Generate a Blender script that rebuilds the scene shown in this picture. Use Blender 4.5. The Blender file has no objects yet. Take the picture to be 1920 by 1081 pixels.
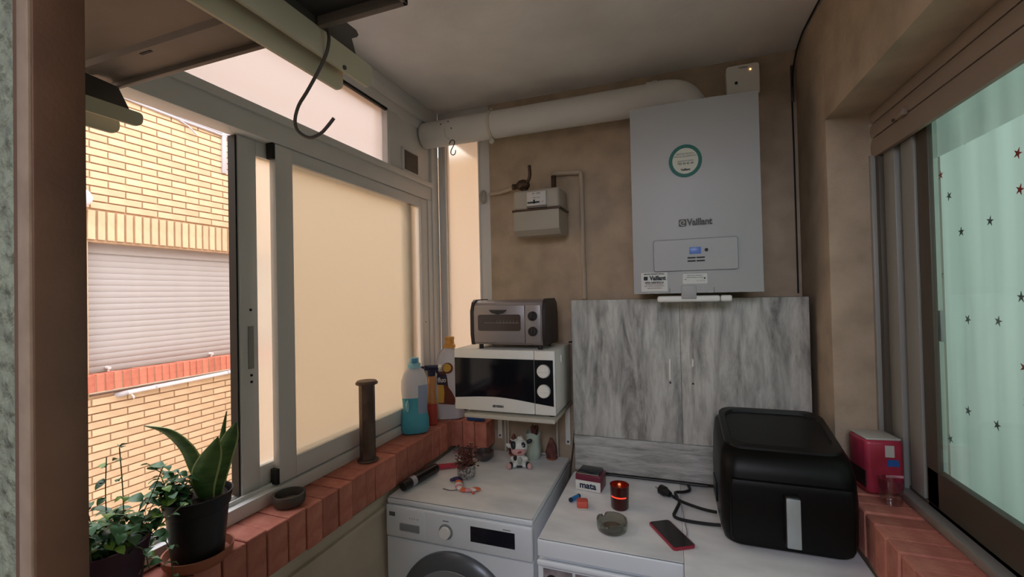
import bpy, bmesh, math, random
from mathutils import Vector, Matrix, Euler
random.seed(7)
S = bpy.context.scene
COL = S.collection
R = math.radians

# ---------------------------------------------------------------- camera, world, lights, exposure
cam_d = bpy.data.cameras.new('camera')
cam = bpy.data.objects.new('camera', cam_d); COL.objects.link(cam); S.camera = cam
FPX, YAW, PIT, ROL = 822.845, .345357, .013463, -.0215876
cam_d.sensor_fit = 'HORIZONTAL'; cam_d.sensor_width = 36.0
cam_d.lens = 36.0 * FPX / 1920.0
cam_d.clip_start = .01; cam_d.clip_end = 200
cF = Vector((-math.sin(YAW)*math.cos(PIT), math.cos(YAW)*math.cos(PIT), math.sin(PIT)))
r0 = Vector((math.cos(YAW), math.sin(YAW), 0)); u0 = r0.cross(cF)
cr = math.cos(ROL)*r0 + math.sin(ROL)*u0; cu = -math.sin(ROL)*r0 + math.cos(ROL)*u0
m = Matrix((cr, cu, -cF)).transposed().to_4x4(); m.translation = Vector((0, 0, 1.63))
cam.matrix_world = m

w = bpy.data.worlds.new('sky'); S.world = w; w.use_nodes = True
bg = w.node_tree.nodes['Background']
bg.inputs[0].default_value = (.93, .95, 1.02, 1); bg.inputs[1].default_value = 4.1

def area(name, loc, rot, sx, sy, power, color):
    l = bpy.data.lights.new(name, 'AREA'); l.shape = 'RECTANGLE'; l.size = sx; l.size_y = sy
    l.energy = power; l.color = color
    o = bpy.data.objects.new(name, l); COL.objects.link(o); o.location = loc; o.rotation_euler = rot
    return o
# ceiling lamp in the room behind the starred curtain, and one in the room the photographer stands in
area('bedroom_lamp_light', (2.15, .95, 2.2), (0, R(50), 0), 1.3, 1.3, 21, (.74, 1.0, .91))
area('kitchen_lamp_light', (0, -1.2, 2.55), (R(30), 0, 0), 1.3, 1.3, 47, (.88, .91, 1.06))

S.view_settings.view_transform = 'Standard'; S.view_settings.look = 'None'
S.view_settings.exposure = 0.14; S.view_settings.gamma = 1.0
S.view_settings.use_curve_mapping = False

# ---------------------------------------------------------------- materials
def new_mat(name):
    m = bpy.data.materials.new(name); m.use_nodes = True
    return m, m.node_tree, m.node_tree.nodes['Principled BSDF']
def mat(name, c, rough=.5, metal=0, var=0, scale=8, stretch=(1,1,1), bump=0, bscale=60, obj_rand=0, c2=None, spec=.5,
        trans=0, ior=1.45, emit=None, estr=0, coat=0, alpha=1):
    m, nt, p = new_mat(name)
    N, L = nt.nodes, nt.links
    p.inputs['Base Color'].default_value = (*c, 1)
    p.inputs['Roughness'].default_value = rough; p.inputs['Metallic'].default_value = metal
    p.inputs['Specular IOR Level'].default_value = spec
    p.inputs['Transmission Weight'].default_value = trans; p.inputs['IOR'].default_value = ior
    p.inputs['Coat Weight'].default_value = coat; p.inputs['Alpha'].default_value = alpha
    if emit: p.inputs['Emission Color'].default_value = (*emit, 1); p.inputs['Emission Strength'].default_value = estr
    tc = N.new('ShaderNodeTexCoord'); mp = N.new('ShaderNodeMapping'); mp.inputs['Scale'].default_value = stretch
    L.new(tc.outputs['Object'], mp.inputs['Vector'])
    out = None
    if var or c2 or obj_rand:
        if c2 is None: c2 = tuple(max(0, x*(1-var)) for x in c)
        no = N.new('ShaderNodeTexNoise'); no.inputs['Scale'].default_value = scale; no.inputs['Detail'].default_value = 5
        L.new(mp.outputs[0], no.inputs['Vector'])
        rp = N.new('ShaderNodeValToRGB'); rp.color_ramp.elements[0].position = .35; rp.color_ramp.elements[1].position = .65
        rp.color_ramp.elements[0].color = (*c2, 1); rp.color_ramp.elements[1].color = (*c, 1)
        L.new(no.outputs['Fac'], rp.inputs[0]); out = rp.outputs[0]
        if obj_rand:
            oi = N.new('ShaderNodeObjectInfo'); mr = N.new('ShaderNodeMapRange')
            mr.inputs['To Min'].default_value = 1-obj_rand; mr.inputs['To Max'].default_value = 1+obj_rand*.6
            L.new(oi.outputs['Random'], mr.inputs['Value'])
            hs = N.new('ShaderNodeHueSaturation'); L.new(out, hs.inputs['Color']); L.new(mr.outputs[0], hs.inputs['Value'])
            out = hs.outputs[0]
        L.new(out, p.inputs['Base Color'])
    if bump:
        nb = N.new('ShaderNodeTexNoise'); nb.inputs['Scale'].default_value = bscale; nb.inputs['Detail'].default_value = 6
        L.new(mp.outputs[0], nb.inputs['Vector'])
        b = N.new('ShaderNodeBump'); b.inputs['Strength'].default_value = bump; b.inputs['Distance'].default_value = .004
        L.new(nb.outputs['Fac'], b.inputs['Height']); L.new(b.outputs[0], p.inputs['Normal'])
    return m

def streak_wood(name, dark, light, stretch):
    m, nt, p = new_mat(name); N, L = nt.nodes, nt.links
    tc = N.new('ShaderNodeTexCoord'); mp = N.new('ShaderNodeMapping'); mp.inputs['Scale'].default_value = stretch
    L.new(tc.outputs['Object'], mp.inputs[0])
    n1 = N.new('ShaderNodeTexNoise'); n1.inputs['Scale'].default_value = 3.2; n1.inputs['Detail'].default_value = 8; n1.inputs['Roughness'].default_value = .68
    n1.inputs['Distortion'].default_value = .5
    L.new(mp.outputs[0], n1.inputs['Vector'])
    rp = N.new('ShaderNodeValToRGB'); e = rp.color_ramp.elements
    e[0].position = .34; e[0].color = (*dark, 1); e[1].position = .60; e[1].color = (*light, 1)
    k = rp.color_ramp.elements.new(.47); k.color = (*[(a*.45+b*.55) for a, b in zip(dark, light)], 1)
    L.new(n1.outputs['Fac'], rp.inputs[0])
    mp2 = N.new('ShaderNodeMapping'); mp2.inputs['Scale'].default_value = [s*3.2 for s in stretch]
    L.new(tc.outputs['Object'], mp2.inputs[0])
    n2 = N.new('ShaderNodeTexNoise'); n2.inputs['Scale'].default_value = 4; n2.inputs['Detail'].default_value = 7
    L.new(mp2.outputs[0], n2.inputs['Vector'])
    r2 = N.new('ShaderNodeValToRGB'); r2.color_ramp.elements[0].position = .3; r2.color_ramp.elements[0].color = (.72, .72, .73, 1)
    r2.color_ramp.elements[1].position = .5; r2.color_ramp.elements[1].color = (1, 1, 1, 1)
    L.new(n2.outputs['Fac'], r2.inputs[0])
    mx = N.new('ShaderNodeMix'); mx.data_type = 'RGBA'; mx.blend_type = 'MULTIPLY'; mx.inputs[0].default_value = .8
    L.new(rp.outputs[0], mx.inputs[6]); L.new(r2.outputs[0], mx.inputs[7]); L.new(mx.outputs[2], p.inputs['Base Color'])
    p.inputs['Roughness'].default_value = .55
    return m

def frosted(name, tint, clear=.35, rough=.42):
    m, nt, p = new_mat(name); N, L = nt.nodes, nt.links
    N.remove(p); out = N['Material Output']
    tr = N.new('ShaderNodeBsdfTranslucent'); tr.inputs[0].default_value = (*tint, 1)
    rf = N.new('ShaderNodeBsdfRefraction'); rf.inputs['Color'].default_value = (*tint, 1)
    rf.inputs['Roughness'].default_value = rough; rf.inputs['IOR'].default_value = 1.12
    mx = N.new('ShaderNodeMixShader'); mx.inputs[0].default_value = clear
    L.new(tr.outputs[0], mx.inputs[1]); L.new(rf.outputs[0], mx.inputs[2])
    gl = N.new('ShaderNodeBsdfGlossy'); gl.inputs['Roughness'].default_value = .25
    m2 = N.new('ShaderNodeMixShader'); m2.inputs[0].default_value = .04
    L.new(mx.outputs[0], m2.inputs[1]); L.new(gl.outputs[0], m2.inputs[2]); L.new(m2.outputs[0], out.inputs[0])
    return m
def clear_glass(name, tint=(.95, .98, .97), gloss=.04):
    m, nt, p = new_mat(name); N, L = nt.nodes, nt.links
    N.remove(p); out = N['Material Output']
    tr = N.new('ShaderNodeBsdfTransparent'); tr.inputs[0].default_value = (*tint, 1)
    gl = N.new('ShaderNodeBsdfGlossy'); gl.inputs['Roughness'].default_value = .03
    fr = N.new('ShaderNodeLayerWeight'); fr.inputs[0].default_value = .25
    ma = N.new('ShaderNodeMath'); ma.operation = 'MULTIPLY_ADD'; ma.inputs[1].default_value = .6; ma.inputs[2].default_value = gloss
    pw = N.new('ShaderNodeMath'); pw.operation = 'POWER'; pw.inputs[1].default_value = 4; fr.inputs[0].default_value = .5
    L.new(fr.outputs['Facing'], pw.inputs[0]); L.new(pw.outputs[0], ma.inputs[0])
    mx = N.new('ShaderNodeMixShader'); L.new(ma.outputs[0], mx.inputs[0])
    L.new(tr.outputs[0], mx.inputs[1]); L.new(gl.outputs[0], mx.inputs[2]); L.new(mx.outputs[0], out.inputs[0])
    return m
def stucco(name, c, c2):
    m, nt, p = new_mat(name); N, L = nt.nodes, nt.links
    tc = N.new('ShaderNodeTexCoord')
    v = N.new('ShaderNodeTexVoronoi'); v.feature = 'SMOOTH_F1'; v.inputs['Scale'].default_value = 75; L.new(tc.outputs['Object'], v.inputs['Vector'])
    n = N.new('ShaderNodeTexNoise'); n.inputs['Scale'].default_value = 60; n.inputs['Detail'].default_value = 5; L.new(tc.outputs['Object'], n.inputs['Vector'])
    a = N.new('ShaderNodeMath'); a.operation = 'SUBTRACT'; L.new(n.outputs['Fac'], a.inputs[0]); L.new(v.outputs['Distance'], a.inputs[1])
    b = N.new('ShaderNodeBump'); b.inputs['Strength'].default_value = 1; b.inputs['Distance'].default_value = .012
    L.new(a.outputs[0], b.inputs['Height']); L.new(b.outputs[0], p.inputs['Normal'])
    rp = N.new('ShaderNodeValToRGB'); rp.color_ramp.elements[0].color = (*c2, 1); rp.color_ramp.elements[1].color = (*c, 1)
    rp.color_ramp.elements[0].position = .2; rp.color_ramp.elements[1].position = .6
    L.new(n.outputs['Fac'], rp.inputs[0]); L.new(rp.outputs[0], p.inputs['Base Color']); p.inputs['Roughness'].default_value = .9
    return m

def cloth(name, c):
    m, nt, p = new_mat(name); N, L = nt.nodes, nt.links
    p.inputs['Base Color'].default_value = (*c, 1); p.inputs['Roughness'].default_value = .95; p.inputs['Specular IOR Level'].default_value = .1
    tr = N.new('ShaderNodeBsdfTranslucent'); mx = N.new('ShaderNodeMixShader'); mx.inputs[0].default_value = .72
    tc = N.new('ShaderNodeTexCoord'); mp = N.new('ShaderNodeMapping'); mp.inputs['Scale'].default_value = (1, 7, .4); L.new(tc.outputs['Object'], mp.inputs[0])
    n = N.new('ShaderNodeTexNoise'); n.inputs['Scale'].default_value = 2; L.new(mp.outputs[0], n.inputs['Vector'])
    r = N.new('ShaderNodeValToRGB'); r.color_ramp.elements[0].color = (*[x*.82 for x in c], 1); r.color_ramp.elements[1].color = (*c, 1)
    r.color_ramp.elements[0].position = .35; r.color_ramp.elements[1].position = .65
    L.new(n.outputs['Fac'], r.inputs[0]); L.new(r.outputs[0], tr.inputs[0]); L.new(r.outputs[0], p.inputs['Base Color'])
    L.new(p.outputs[0], mx.inputs[1]); L.new(tr.outputs[0], mx.inputs[2]); L.new(mx.outputs[0], N['Material Output'].inputs[0])
    return m

M = dict(
 wall=mat('beige_render', (.56,.44,.32), .93, var=.22, scale=9, bump=.5, bscale=150),
 ceil=mat('ceiling_paint', (.88,.855,.845), .95, var=.16, scale=2.6, bump=.25, bscale=40),
 stucco=stucco('green_stucco', (.27,.29,.21), (.14,.15,.11)),
 plaster=mat('grey_plaster', (.62,.53,.42), .9, var=.15, scale=6),
 floor=mat('floor_tile', (.35,.28,.22), .5, var=.2, scale=4),
 alu=mat('white_lacquered_aluminium', (.76,.745,.735), .38, var=.05, scale=3),
 alu2=mat('grey_aluminium', (.34,.345,.32), .4, var=.05, scale=3),
 alud=mat('dark_bronze_profile', (.10,.085,.065), .45),
 rubber=mat('black_rubber', (.012,.011,.010), .6),
 blackp=mat('black_plastic', (.010,.010,.010), .32),
 black_gloss=mat('black_gloss_plastic', (.005,.0045,.004), .38, spec=.22),
 frost=frosted('frosted_glass', (.87,.84,.775), .58, .32),
 frost2=frosted('patterned_glass', (.72,.67,.64), .3, .5),
 glass=clear_glass('clear_glass'),
 cupglass=clear_glass('tumbler_glass', (.93,.94,.93), .10),
 ybrick=mat('yellow_brick', (.65,.455,.275), .85, c2=(.57,.38,.22), scale=5, obj_rand=.10, bump=.2, bscale=80),
 rbrick=mat('red_brick', (.62,.25,.18), .85, c2=(.50,.17,.125), scale=22, obj_rand=.18, bump=.5, bscale=120),
 rbrick_out=mat('red_sill_brick', (.62,.20,.12), .85, c2=(.48,.14,.09), scale=14, obj_rand=.18),
 mortar=mat('mortar', (.40,.30,.22), .95, var=.2, scale=20),
 mortar_out=mat('facade_mortar', (.50,.33,.20), .95, var=.15, scale=20),
 mortar_dark=mat('sill_mortar', (.22,.14,.10), .95, var=.2, scale=20),
 shutter=mat('cream_shutter', (.40,.355,.325), .6, var=.04, scale=6),
 brownalu=mat('brown_aluminium', (.17,.085,.05), .42, metal=.2, c2=(.135,.068,.042), scale=14, bump=.08, bscale=250),
 brownedge=mat('lit_brown_edge', (.42,.30,.22), .35, metal=.3, c2=(.33,.23,.165), scale=30),  # brown aluminium lightened, with light from the room put into the colour
 shutter_box=mat('brown_cream_slat', (.33,.255,.20), .6, var=.06, scale=6),
 enamel=mat('white_enamel', (.42,.42,.415), .42),
 enamel_cool=mat('appliance_white', (.78,.82,.86), .3, coat=.2),
 wpl=mat('white_plastic', (.88,.87,.82), .4),
 marble=mat('marbled_vinyl', (.95,.95,.95), .4, c2=(.74,.75,.76), scale=4, stretch=(1,2.2,1)),
 flue=mat('white_flue_paint', (.70,.70,.69), .45, var=.05, scale=5),
 wood_v=streak_wood('distressed_grey_board', (.19,.183,.168), (.64,.63,.585), (5,5,.95)),
 wood_h=streak_wood('distressed_grey_board_across', (.26,.255,.24), (.56,.56,.53), (1.3,7,9)),
 steel=mat('brushed_steel', (.42,.40,.37), .35, metal=.9),
 steel_dark=mat('dark_steel', (.10,.085,.075), .5, metal=.4),
 rust=mat('rusty_metal', (.15,.105,.085), .5, metal=.5, c2=(.09,.062,.05), scale=20, bump=.3),
 shelfmetal=mat('grey_painted_sheet', (.21,.175,.155), .5, metal=.1, c2=(.17,.14,.125), scale=6),
 shelfdark=mat('dark_sheet', (.035,.035,.035), .5),
 beigearm=mat('beige_painted_steel', (.64,.58,.44), .5, var=.06, scale=6),
 brass=mat('old_brass', (.09,.055,.035), .45, metal=.6),
 pipe_paint=mat('pipe_paint', (.50,.41,.31), .6),
 meter=mat('meter_paint', (.42,.385,.32), .45, var=.04),
 label=mat('paper_label', (.72,.72,.68), .6),
 meterlabel=mat('meter_label', (.62,.60,.58), .5),
 ink=mat('dark_ink', (.03,.035,.04), .7), inkgrey=mat('grey_ink', (.12,.12,.12), .7), inkred=mat('red_ink', (.30,.08,.06), .7),
 ink_navy=mat('navy_ink', (.01,.02,.05), .7),
 green_ring=mat('green_print', (.01,.13,.10), .5), sticker=mat('cream_sticker', (.60,.60,.50), .5),
 lcd=mat('blue_display', (.02,.04,.11), .3, emit=(.09,.16,.42), estr=.35),
 toaster=mat('taupe_metal', (.34,.305,.30), .38, metal=.35), toaster_side=mat('toaster_black', (.03,.022,.022), .4),
 toaster_glass=mat('toaster_window', (.075,.05,.045), .15),
 doorglass=mat('black_door_glass', (.008,.008,.012), .08),
 bottle_w=mat('translucent_white_plastic', (.74,.74,.80), .35, trans=.15),
 bottle_b=mat('softener_liquid_blue', (.08,.42,.55), .3, trans=.1),
 bottle_bl=mat('pale_blue_plastic', (.30,.60,.74), .35), cap_blue=mat('blue_cap', (.08,.32,.55), .35),
 bottle_label=mat('blue_grey_label', (.30,.37,.52), .5),
 orange_cap=mat('orange_cap', (.72,.36,.08), .4), navy=mat('navy_plastic', (.012,.016,.05), .35),
 amber=mat('amber_liquid', (.62,.30,.12), .25, trans=.2), reddish=mat('red_liquid', (.42,.06,.04), .3),
 gold=mat('gold_label', (.62,.38,.06), .35), brownlab=mat('brown_label', (.14,.03,.012), .4), purple=mat('violet_plastic', (.10,.08,.25), .4),
 terracotta=mat('terracotta', (.42,.15,.09), .8, var=.2, scale=15),
 soil=mat('potting_soil', (.055,.035,.025), .95, c2=(.02,.012,.01), scale=60, bump=1, bscale=120),
 potblack=mat('black_pot_plastic', (.010,.012,.014), .45), potpurple=mat('purple_pot_plastic', (.050,.015,.032), .4),
 leaf_edge=mat('snake_leaf_margin', (.42,.47,.20), .45), leaf=mat('snake_leaf', (.05,.11,.035), .4, c2=(.11,.19,.06), scale=14, stretch=(1,1,4)),
 vine=mat('vine_leaf', (.05,.15,.075), .45, c2=(.09,.22,.09), scale=9, obj_rand=.35), vinel=mat('young_vine_leaf', (.22,.40,.07), .45, obj_rand=.2), stem=mat('vine_stem', (.12,.14,.06), .7),
 dried=mat('dried_red_plant', (.22,.08,.065), .9, c2=(.10,.035,.03), scale=40),
 whitepot=mat('speckled_pot', (.52,.50,.47), .7, c2=(.10,.08,.08), scale=110),
 jar=mat('pale_green_white_glaze', (.50,.58,.50), .35), bowl=mat('mother_of_pearl', (.055,.045,.042), .25, c2=(.13,.10,.11), scale=18),
 pinkred=mat('red_pink_plastic', (.62,.06,.09), .4), grey_tape=mat('grey_band', (.45,.43,.46), .5), cream=mat('creamy_plastic', (.58,.55,.47), .5),
 cow_w=mat('figurine_white', (.78,.78,.74), .4), cow_b=mat('figurine_black', (.02,.02,.025), .4), cow_p=mat('figurine_pink', (.66,.38,.37), .45), cow_m=mat('figurine_mouth', (.35,.06,.06), .5), cow_g=mat('figurine_belly', (.42,.43,.38), .5),
 tin_red=mat('maroon_tin', (.16,.02,.045), .35), tin_blue=mat('tin_lid', (.012,.016,.018), .22), tin_edge=mat('tin_edge', (.5,.45,.42), .25, metal=.8),
 batt=mat('battery_blue', (.03,.20,.50), .35), coral=mat('coral_rubber', (.62,.10,.07), .6),
 redglass=mat('red_votive_glass', (.055,.006,.004), .14), wax=mat('red_wax', (.25,.02,.01), .5), glow=mat('glowing_glass_band', (.4,.02,.01), .4, emit=(1,.06,.025), estr=1.1), flame=mat('candle_flame', (1,.4,.1), .5, emit=(1,.45,.15), estr=6),
 smoked=mat('smoked_glass', (.42,.43,.38), .06, trans=.85, ior=1.35), ash=mat('ash', (.14,.105,.07), .9),
 phone=mat('phone_screen', (.012,.007,.008), .10), phone_red=mat('red_phone_case', (.32,.03,.05), .4),
 cable=mat('black_cable', (.008,.008,.008), .45),
 tissue=mat('pink_packaging', (.50,.05,.10), .3, c2=(.34,.03,.05), scale=12), tissue_top=mat('white_wrap', (.55,.55,.50), .4), tissue_blue=mat('blue_emblem', (.03,.12,.40), .4), tissue_dark=mat('dark_wrap', (.04,.02,.02), .4),
 curtain=cloth('white_curtain_cloth', (.90,.93,.91)), star_r=mat('red_star_print', (.50,.05,.04), .8), star_g=mat('grey_star_print', (.17,.23,.23), .8),
 roomwall=mat('room_wall', (.55,.55,.50), .9), silver=mat('silver_plastic', (.42,.46,.46), .35, metal=.3),
 photo=mat('photo_print', (.36,.31,.33), .5, c2=(.16,.13,.14), scale=22), photo_hair=mat('photo_dark', (.03,.02,.025), .5), photo_skin=mat('photo_skin', (.42,.30,.28), .5), photo_grey=mat('photo_grey', (.22,.20,.22), .5),
 porthole=mat('smoked_porthole', (.012,.012,.02), .1), ringgrey=mat('grey_door_ring', (.13,.14,.155), .3, metal=.3), ringlight=mat('silver_door_ring', (.33,.35,.37), .3, metal=.3),
 conduit=mat('white_conduit', (.74,.70,.68), .4), greyc=mat('grey_cable', (.42,.38,.38), .6), globe=mat('white_globe', (.80,.76,.78), .4),
 led=mat('orange_led', (1,.3,.1), .5, emit=(1,.35,.1), estr=6), bead_o=mat('orange_bead', (.75,.16,.07), .4), bead_p=mat('pink_bead', (.75,.35,.40), .4), bead_w=mat('white_bead', (.78,.74,.70), .4), bead_d=mat('dark_blue_bead', (.03,.03,.10), .4),
)

# ---------------------------------------------------------------- mesh helpers
class B:
    def __init__(s): s.bm = bmesh.new()
    def box(s, x0, y0, z0, x1, y1, z1, bev=0, seg=2):
        r = bmesh.ops.create_cube(s.bm, size=1)['verts']
        for v in r: v.co = Vector(((x0+x1)/2+v.co.x*(x1-x0), (y0+y1)/2+v.co.y*(y1-y0), (z0+z1)/2+v.co.z*(z1-z0)))
        if bev:
            ed = list({e for v in r for e in v.link_edges})
            bmesh.ops.bevel(s.bm, geom=ed, offset=bev, segments=seg, affect='EDGES', profile=.5)
        return s
    def prism(s, pts, axis, a, b):
        def mk(p, d):
            return {'x': (d, p[0], p[1]), 'y': (p[0], d, p[1]), 'z': (p[0], p[1], d)}[axis]
        va = [s.bm.verts.new(mk(p, a)) for p in pts]; vb = [s.bm.verts.new(mk(p, b)) for p in pts]
        n = len(pts); fs = [s.bm.faces.new(va), s.bm.faces.new(vb[::-1])]
        for i in range(n): fs.append(s.bm.faces.new((va[i], vb[i], vb[(i+1) % n], va[(i+1) % n])))
        bmesh.ops.recalc_face_normals(s.bm, faces=fs); return s
    def lathe(s, prof, c=(0,0,0), n=28, sx=1, sy=1, rot=None, power=None):
        rings = []
        for r, z in prof:
            if r < 1e-6:
                v = Vector((0, 0, z)); v = (rot @ v if rot else v) + Vector(c); rings.append([s.bm.verts.new(v)]); continue
            ring = []
            for i in range(n):
                a = 2*math.pi*i/n; ca, sa = math.cos(a), math.sin(a)
                if power:
                    k = (abs(ca)**power+abs(sa)**power)**(-1/power); ca *= k; sa *= k
                v = Vector((r*sx*ca, r*sy*sa, z)); v = (rot @ v if rot else v) + Vector(c); ring.append(s.bm.verts.new(v))
            rings.append(ring)
        fs = []
        for a, b in zip(rings, rings[1:]):
            if len(a) == 1 and len(b) == 1: continue
            for i in range(n):
                j = (i+1) % n
                if len(a) == 1: fs.append(s.bm.faces.new((a[0], b[j], b[i])))
                elif len(b) == 1: fs.append(s.bm.faces.new((a[i], a[j], b[0])))
                else: fs.append(s.bm.faces.new((a[i], a[j], b[j], b[i])))
        if len(rings[0]) > 1: fs.append(s.bm.faces.new(rings[0]))
        if len(rings[-1]) > 1: fs.append(s.bm.faces.new(rings[-1][::-1]))
        bmesh.ops.recalc_face_normals(s.bm, faces=fs); return s
    def cyl(s, p0, p1, r0, r1=None, n=20):
        p0, p1 = Vector(p0), Vector(p1); d = p1-p0
        q = Vector((0,0,1)).rotation_difference(d.normalized()).to_matrix()
        return s.lathe([(r0, 0), (r0 if r1 is None else r1, d.length)], p0, n, rot=q)
    def ball(s, c, r, n=16, sc=(1,1,1), rot=None):
        k = max(4, n//2); prof = [(0, -sc[2]*r)] + [(r*math.sin(math.pi*i/k), -r*sc[2]*math.cos(math.pi*i/k)) for i in range(1, k)] + [(0, sc[2]*r)]
        return s.lathe(prof, c, n, sc[0], sc[1], rot=rot)
    def tube(s, pts, r, n=10, smooth=3):
        pts = [Vector(p) for p in pts]
        if smooth and len(pts) > 2:
            out = []
            for i in range(len(pts)-1):
                a = pts[max(i-1, 0)]; b = pts[i]; c = pts[i+1]; d = pts[min(i+2, len(pts)-1)]
                for k in range(smooth):
                    t = k/smooth
                    out.append(.5*((2*b)+(c-a)*t+(2*a-5*b+4*c-d)*t*t+(3*b-a-3*c+d)*t**3))
            pts = out+[pts[-1]]
        up = None; rings = []
        for i, p in enumerate(pts):
            t = (pts[min(i+1, len(pts)-1)]-pts[max(i-1, 0)]).normalized()
            if up is None: up = t.orthogonal().normalized()
            up = (up-t*up.dot(t)); up = up.normalized() if up.length > 1e-6 else t.orthogonal().normalized()
            sd = t.cross(up); rr = r[i*len(r)//len(pts)] if isinstance(r, (list, tuple)) else r
            rings.append([s.bm.verts.new(p+rr*(math.cos(2*math.pi*k/n)*up+math.sin(2*math.pi*k/n)*sd)) for k in range(n)])
        fs = []
        for a, b in zip(rings, rings[1:]):
            for k in range(n): fs.append(s.bm.faces.new((a[k], a[(k+1) % n], b[(k+1) % n], b[k])))
        fs += [s.bm.faces.new(rings[0][::-1]), s.bm.faces.new(rings[-1])]
        bmesh.ops.recalc_face_normals(s.bm, faces=fs); return s
    def grid(s, fn, nu, nv):
        vs = [[s.bm.verts.new(fn(i/nu, j/nv)) for j in range(nv+1)] for i in range(nu+1)]
        for i in range(nu):
            for j in range(nv): s.bm.faces.new((vs[i][j], vs[i+1][j], vs[i+1][j+1], vs[i][j+1]))
        return s
    def text(s, txt, size, at, rot=(R(90), 0, 0), ext=.0003, align='CENTER', bold=0, sx=1):
        cu = bpy.data.curves.new('t', 'FONT'); cu.body = txt; cu.size = size; cu.extrude = ext; cu.align_x = align; cu.offset = bold
        o = bpy.data.objects.new('t', cu); COL.objects.link(o)
        dg = bpy.context.evaluated_depsgraph_get(); me = bpy.data.meshes.new_from_object(o.evaluated_get(dg))
        mt = Matrix.Translation(Vector(at)) @ Euler(rot).to_matrix().to_4x4() @ Matrix.Diagonal((sx, 1, 1, 1))
        me.transform(mt); s.bm.from_mesh(me); bpy.data.objects.remove(o); bpy.data.curves.remove(cu); bpy.data.meshes.remove(me)
        return s
    def move(s, mt): bmesh.ops.transform(s.bm, matrix=mt, verts=s.bm.verts); return s

def tag(o, label=None, cat=None, group=None, kind=None):
    if label: o['label'] = label
    if cat: o['category'] = cat
    if group: o['group'] = group
    if kind: o['kind'] = kind
    return o
def mesh_from(b, name, material):
    me = bpy.data.meshes.new(name); b.bm.to_mesh(me); b.bm.free()
    me.materials.append(M[material]) if material else None
    for p in me.polygons: p.use_smooth = True
    me.set_sharp_from_angle(angle=R(35))
    return me
def obj(name, b, material, parent=None, label=None, cat=None, group=None, kind=None, loc=None, rot=None, world=True):
    """b: builder or mesh. With world=True coordinates are world ones and are shifted to the parent's origin."""
    if parent is not None and world and isinstance(b, B):
        base = Vector(parent.get('_b', (0,0,0))); b.move(Matrix.Translation(-base))
    me = mesh_from(b, name, material) if isinstance(b, B) else b
    o = bpy.data.objects.new(name, me); COL.objects.link(o)
    if parent is not None: o.parent = parent; o['_b'] = list(parent.get('_b', (0,0,0)))
    if loc is not None: o.location = loc
    if rot is not None: o.rotation_euler = rot
    return tag(o, label, cat, group, kind)
def thing(name, label, cat, loc=(0,0,0), rotz=0, group=None, kind=None):
    o = bpy.data.objects.new(name, None); COL.objects.link(o); o.empty_display_size = .05
    o.location = loc; o.rotation_euler = (0, 0, rotz); o['_b'] = [float(x) for x in loc]
    return tag(o, label, cat, group, kind)
def struct(name, b, material, label=None):
    return obj(name, b, material, kind='structure', label=label)
def single(name, b, material, label, cat, base, group=None, rot=None, world=True):
    """one-mesh thing whose origin sits at its base"""
    if world: b.move(Matrix.Translation(-Vector(base)))
    o = obj(name, b, material, label=label, cat=cat, group=group, loc=base, rot=rot); o['_b'] = [float(x) for x in base]
    return o

# ================================================================ ROOM SHELL
CZ = 2.615
struct('floor', B().box(-1.25,-2.2,-.06, .66,2.2,0).box(.66,-2.2,-.06,3.0,3.0,0), 'floor', 'floor of the laundry balcony and the rooms beside it')
struct('ceiling', B().box(-1.30,-2.2,CZ, 3.0,3.0,CZ+.12), 'ceil', 'grey-white painted ceiling with a rough finish')
struct('wall_back', B().box(-.866,2.10,0, .66,2.28,CZ).box(-1.25,2.10,0,-.866,2.28,.99), 'wall', 'beige rendered back wall behind the boiler')
# right wall with window recess
struct('wall_right', B().box(.51,1.76,0, .66,2.10,CZ, .006, 2).box(.51,-2.2,2.20, .66,1.76,CZ).box(.51,-2.2,0,.66,1.76,.86).box(.51,-2.2,.86,.66,.2,2.2),
       'wall', 'beige rendered right wall with a window recess')
struct('wall_left', B().box(-1.25,.2,0,-1.085,2.10,.86).box(-1.25,.2,.86,-1.07,2.1,.872), 'plaster', 'plastered parapet below the left brick sill')
obj('plaster_ledge', B().box(-1.085,.24,.795,-1.07,2.10,.812), 'plaster', kind='structure')
bpy.data.objects['plaster_ledge'].name = 'trim_1'
struct('wall_front', B().box(-1.25,.205,0,-.50,.245,CZ), 'stucco', 'rough greenish stucco at the left edge')
struct('trim_2', B().box(-.50,.205,2.35,.51,.245,CZ), 'stucco', 'lintel above the doorway')
struct('wall_rear', B().box(-1.9,-2.3,0,.66,-2.2,CZ).box(-1.9,-2.2,0,-1.8,.205,CZ).box(-1.9,.206,0,-1.25,.245,CZ).box(-1.9,-2.2,CZ,-1.25,.245,CZ+.1).box(-1.9,-2.2,-.06,-1.25,.245,0), 'roomwall', 'walls of the kitchen behind the viewer')
struct('wall_side_room', B().box(2.9,-2.2,0,3.0,3.0,CZ).box(.66,2.9,0,2.9,3.0,CZ).box(.66,-2.3,0,2.9,-2.2,CZ), 'roomwall', 'walls of the room behind the curtain')
# doorway frame
d = thing('door_1', 'brown aluminium door jamb with its lit front edge coloured lighter at far left', None, (-.49,.2,0), kind='structure')
obj('jamb', B().box(-.51,.2015,0,-.48,.236,2.34,.0012), 'brownalu', d)
obj('jamb_edge', B().box(-.4985,.199,0,-.4815,.203,2.34,.0015), 'brownedge', d, label='front edge coloured paler as lit')  # paler colour stands for light falling from the room behind

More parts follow.
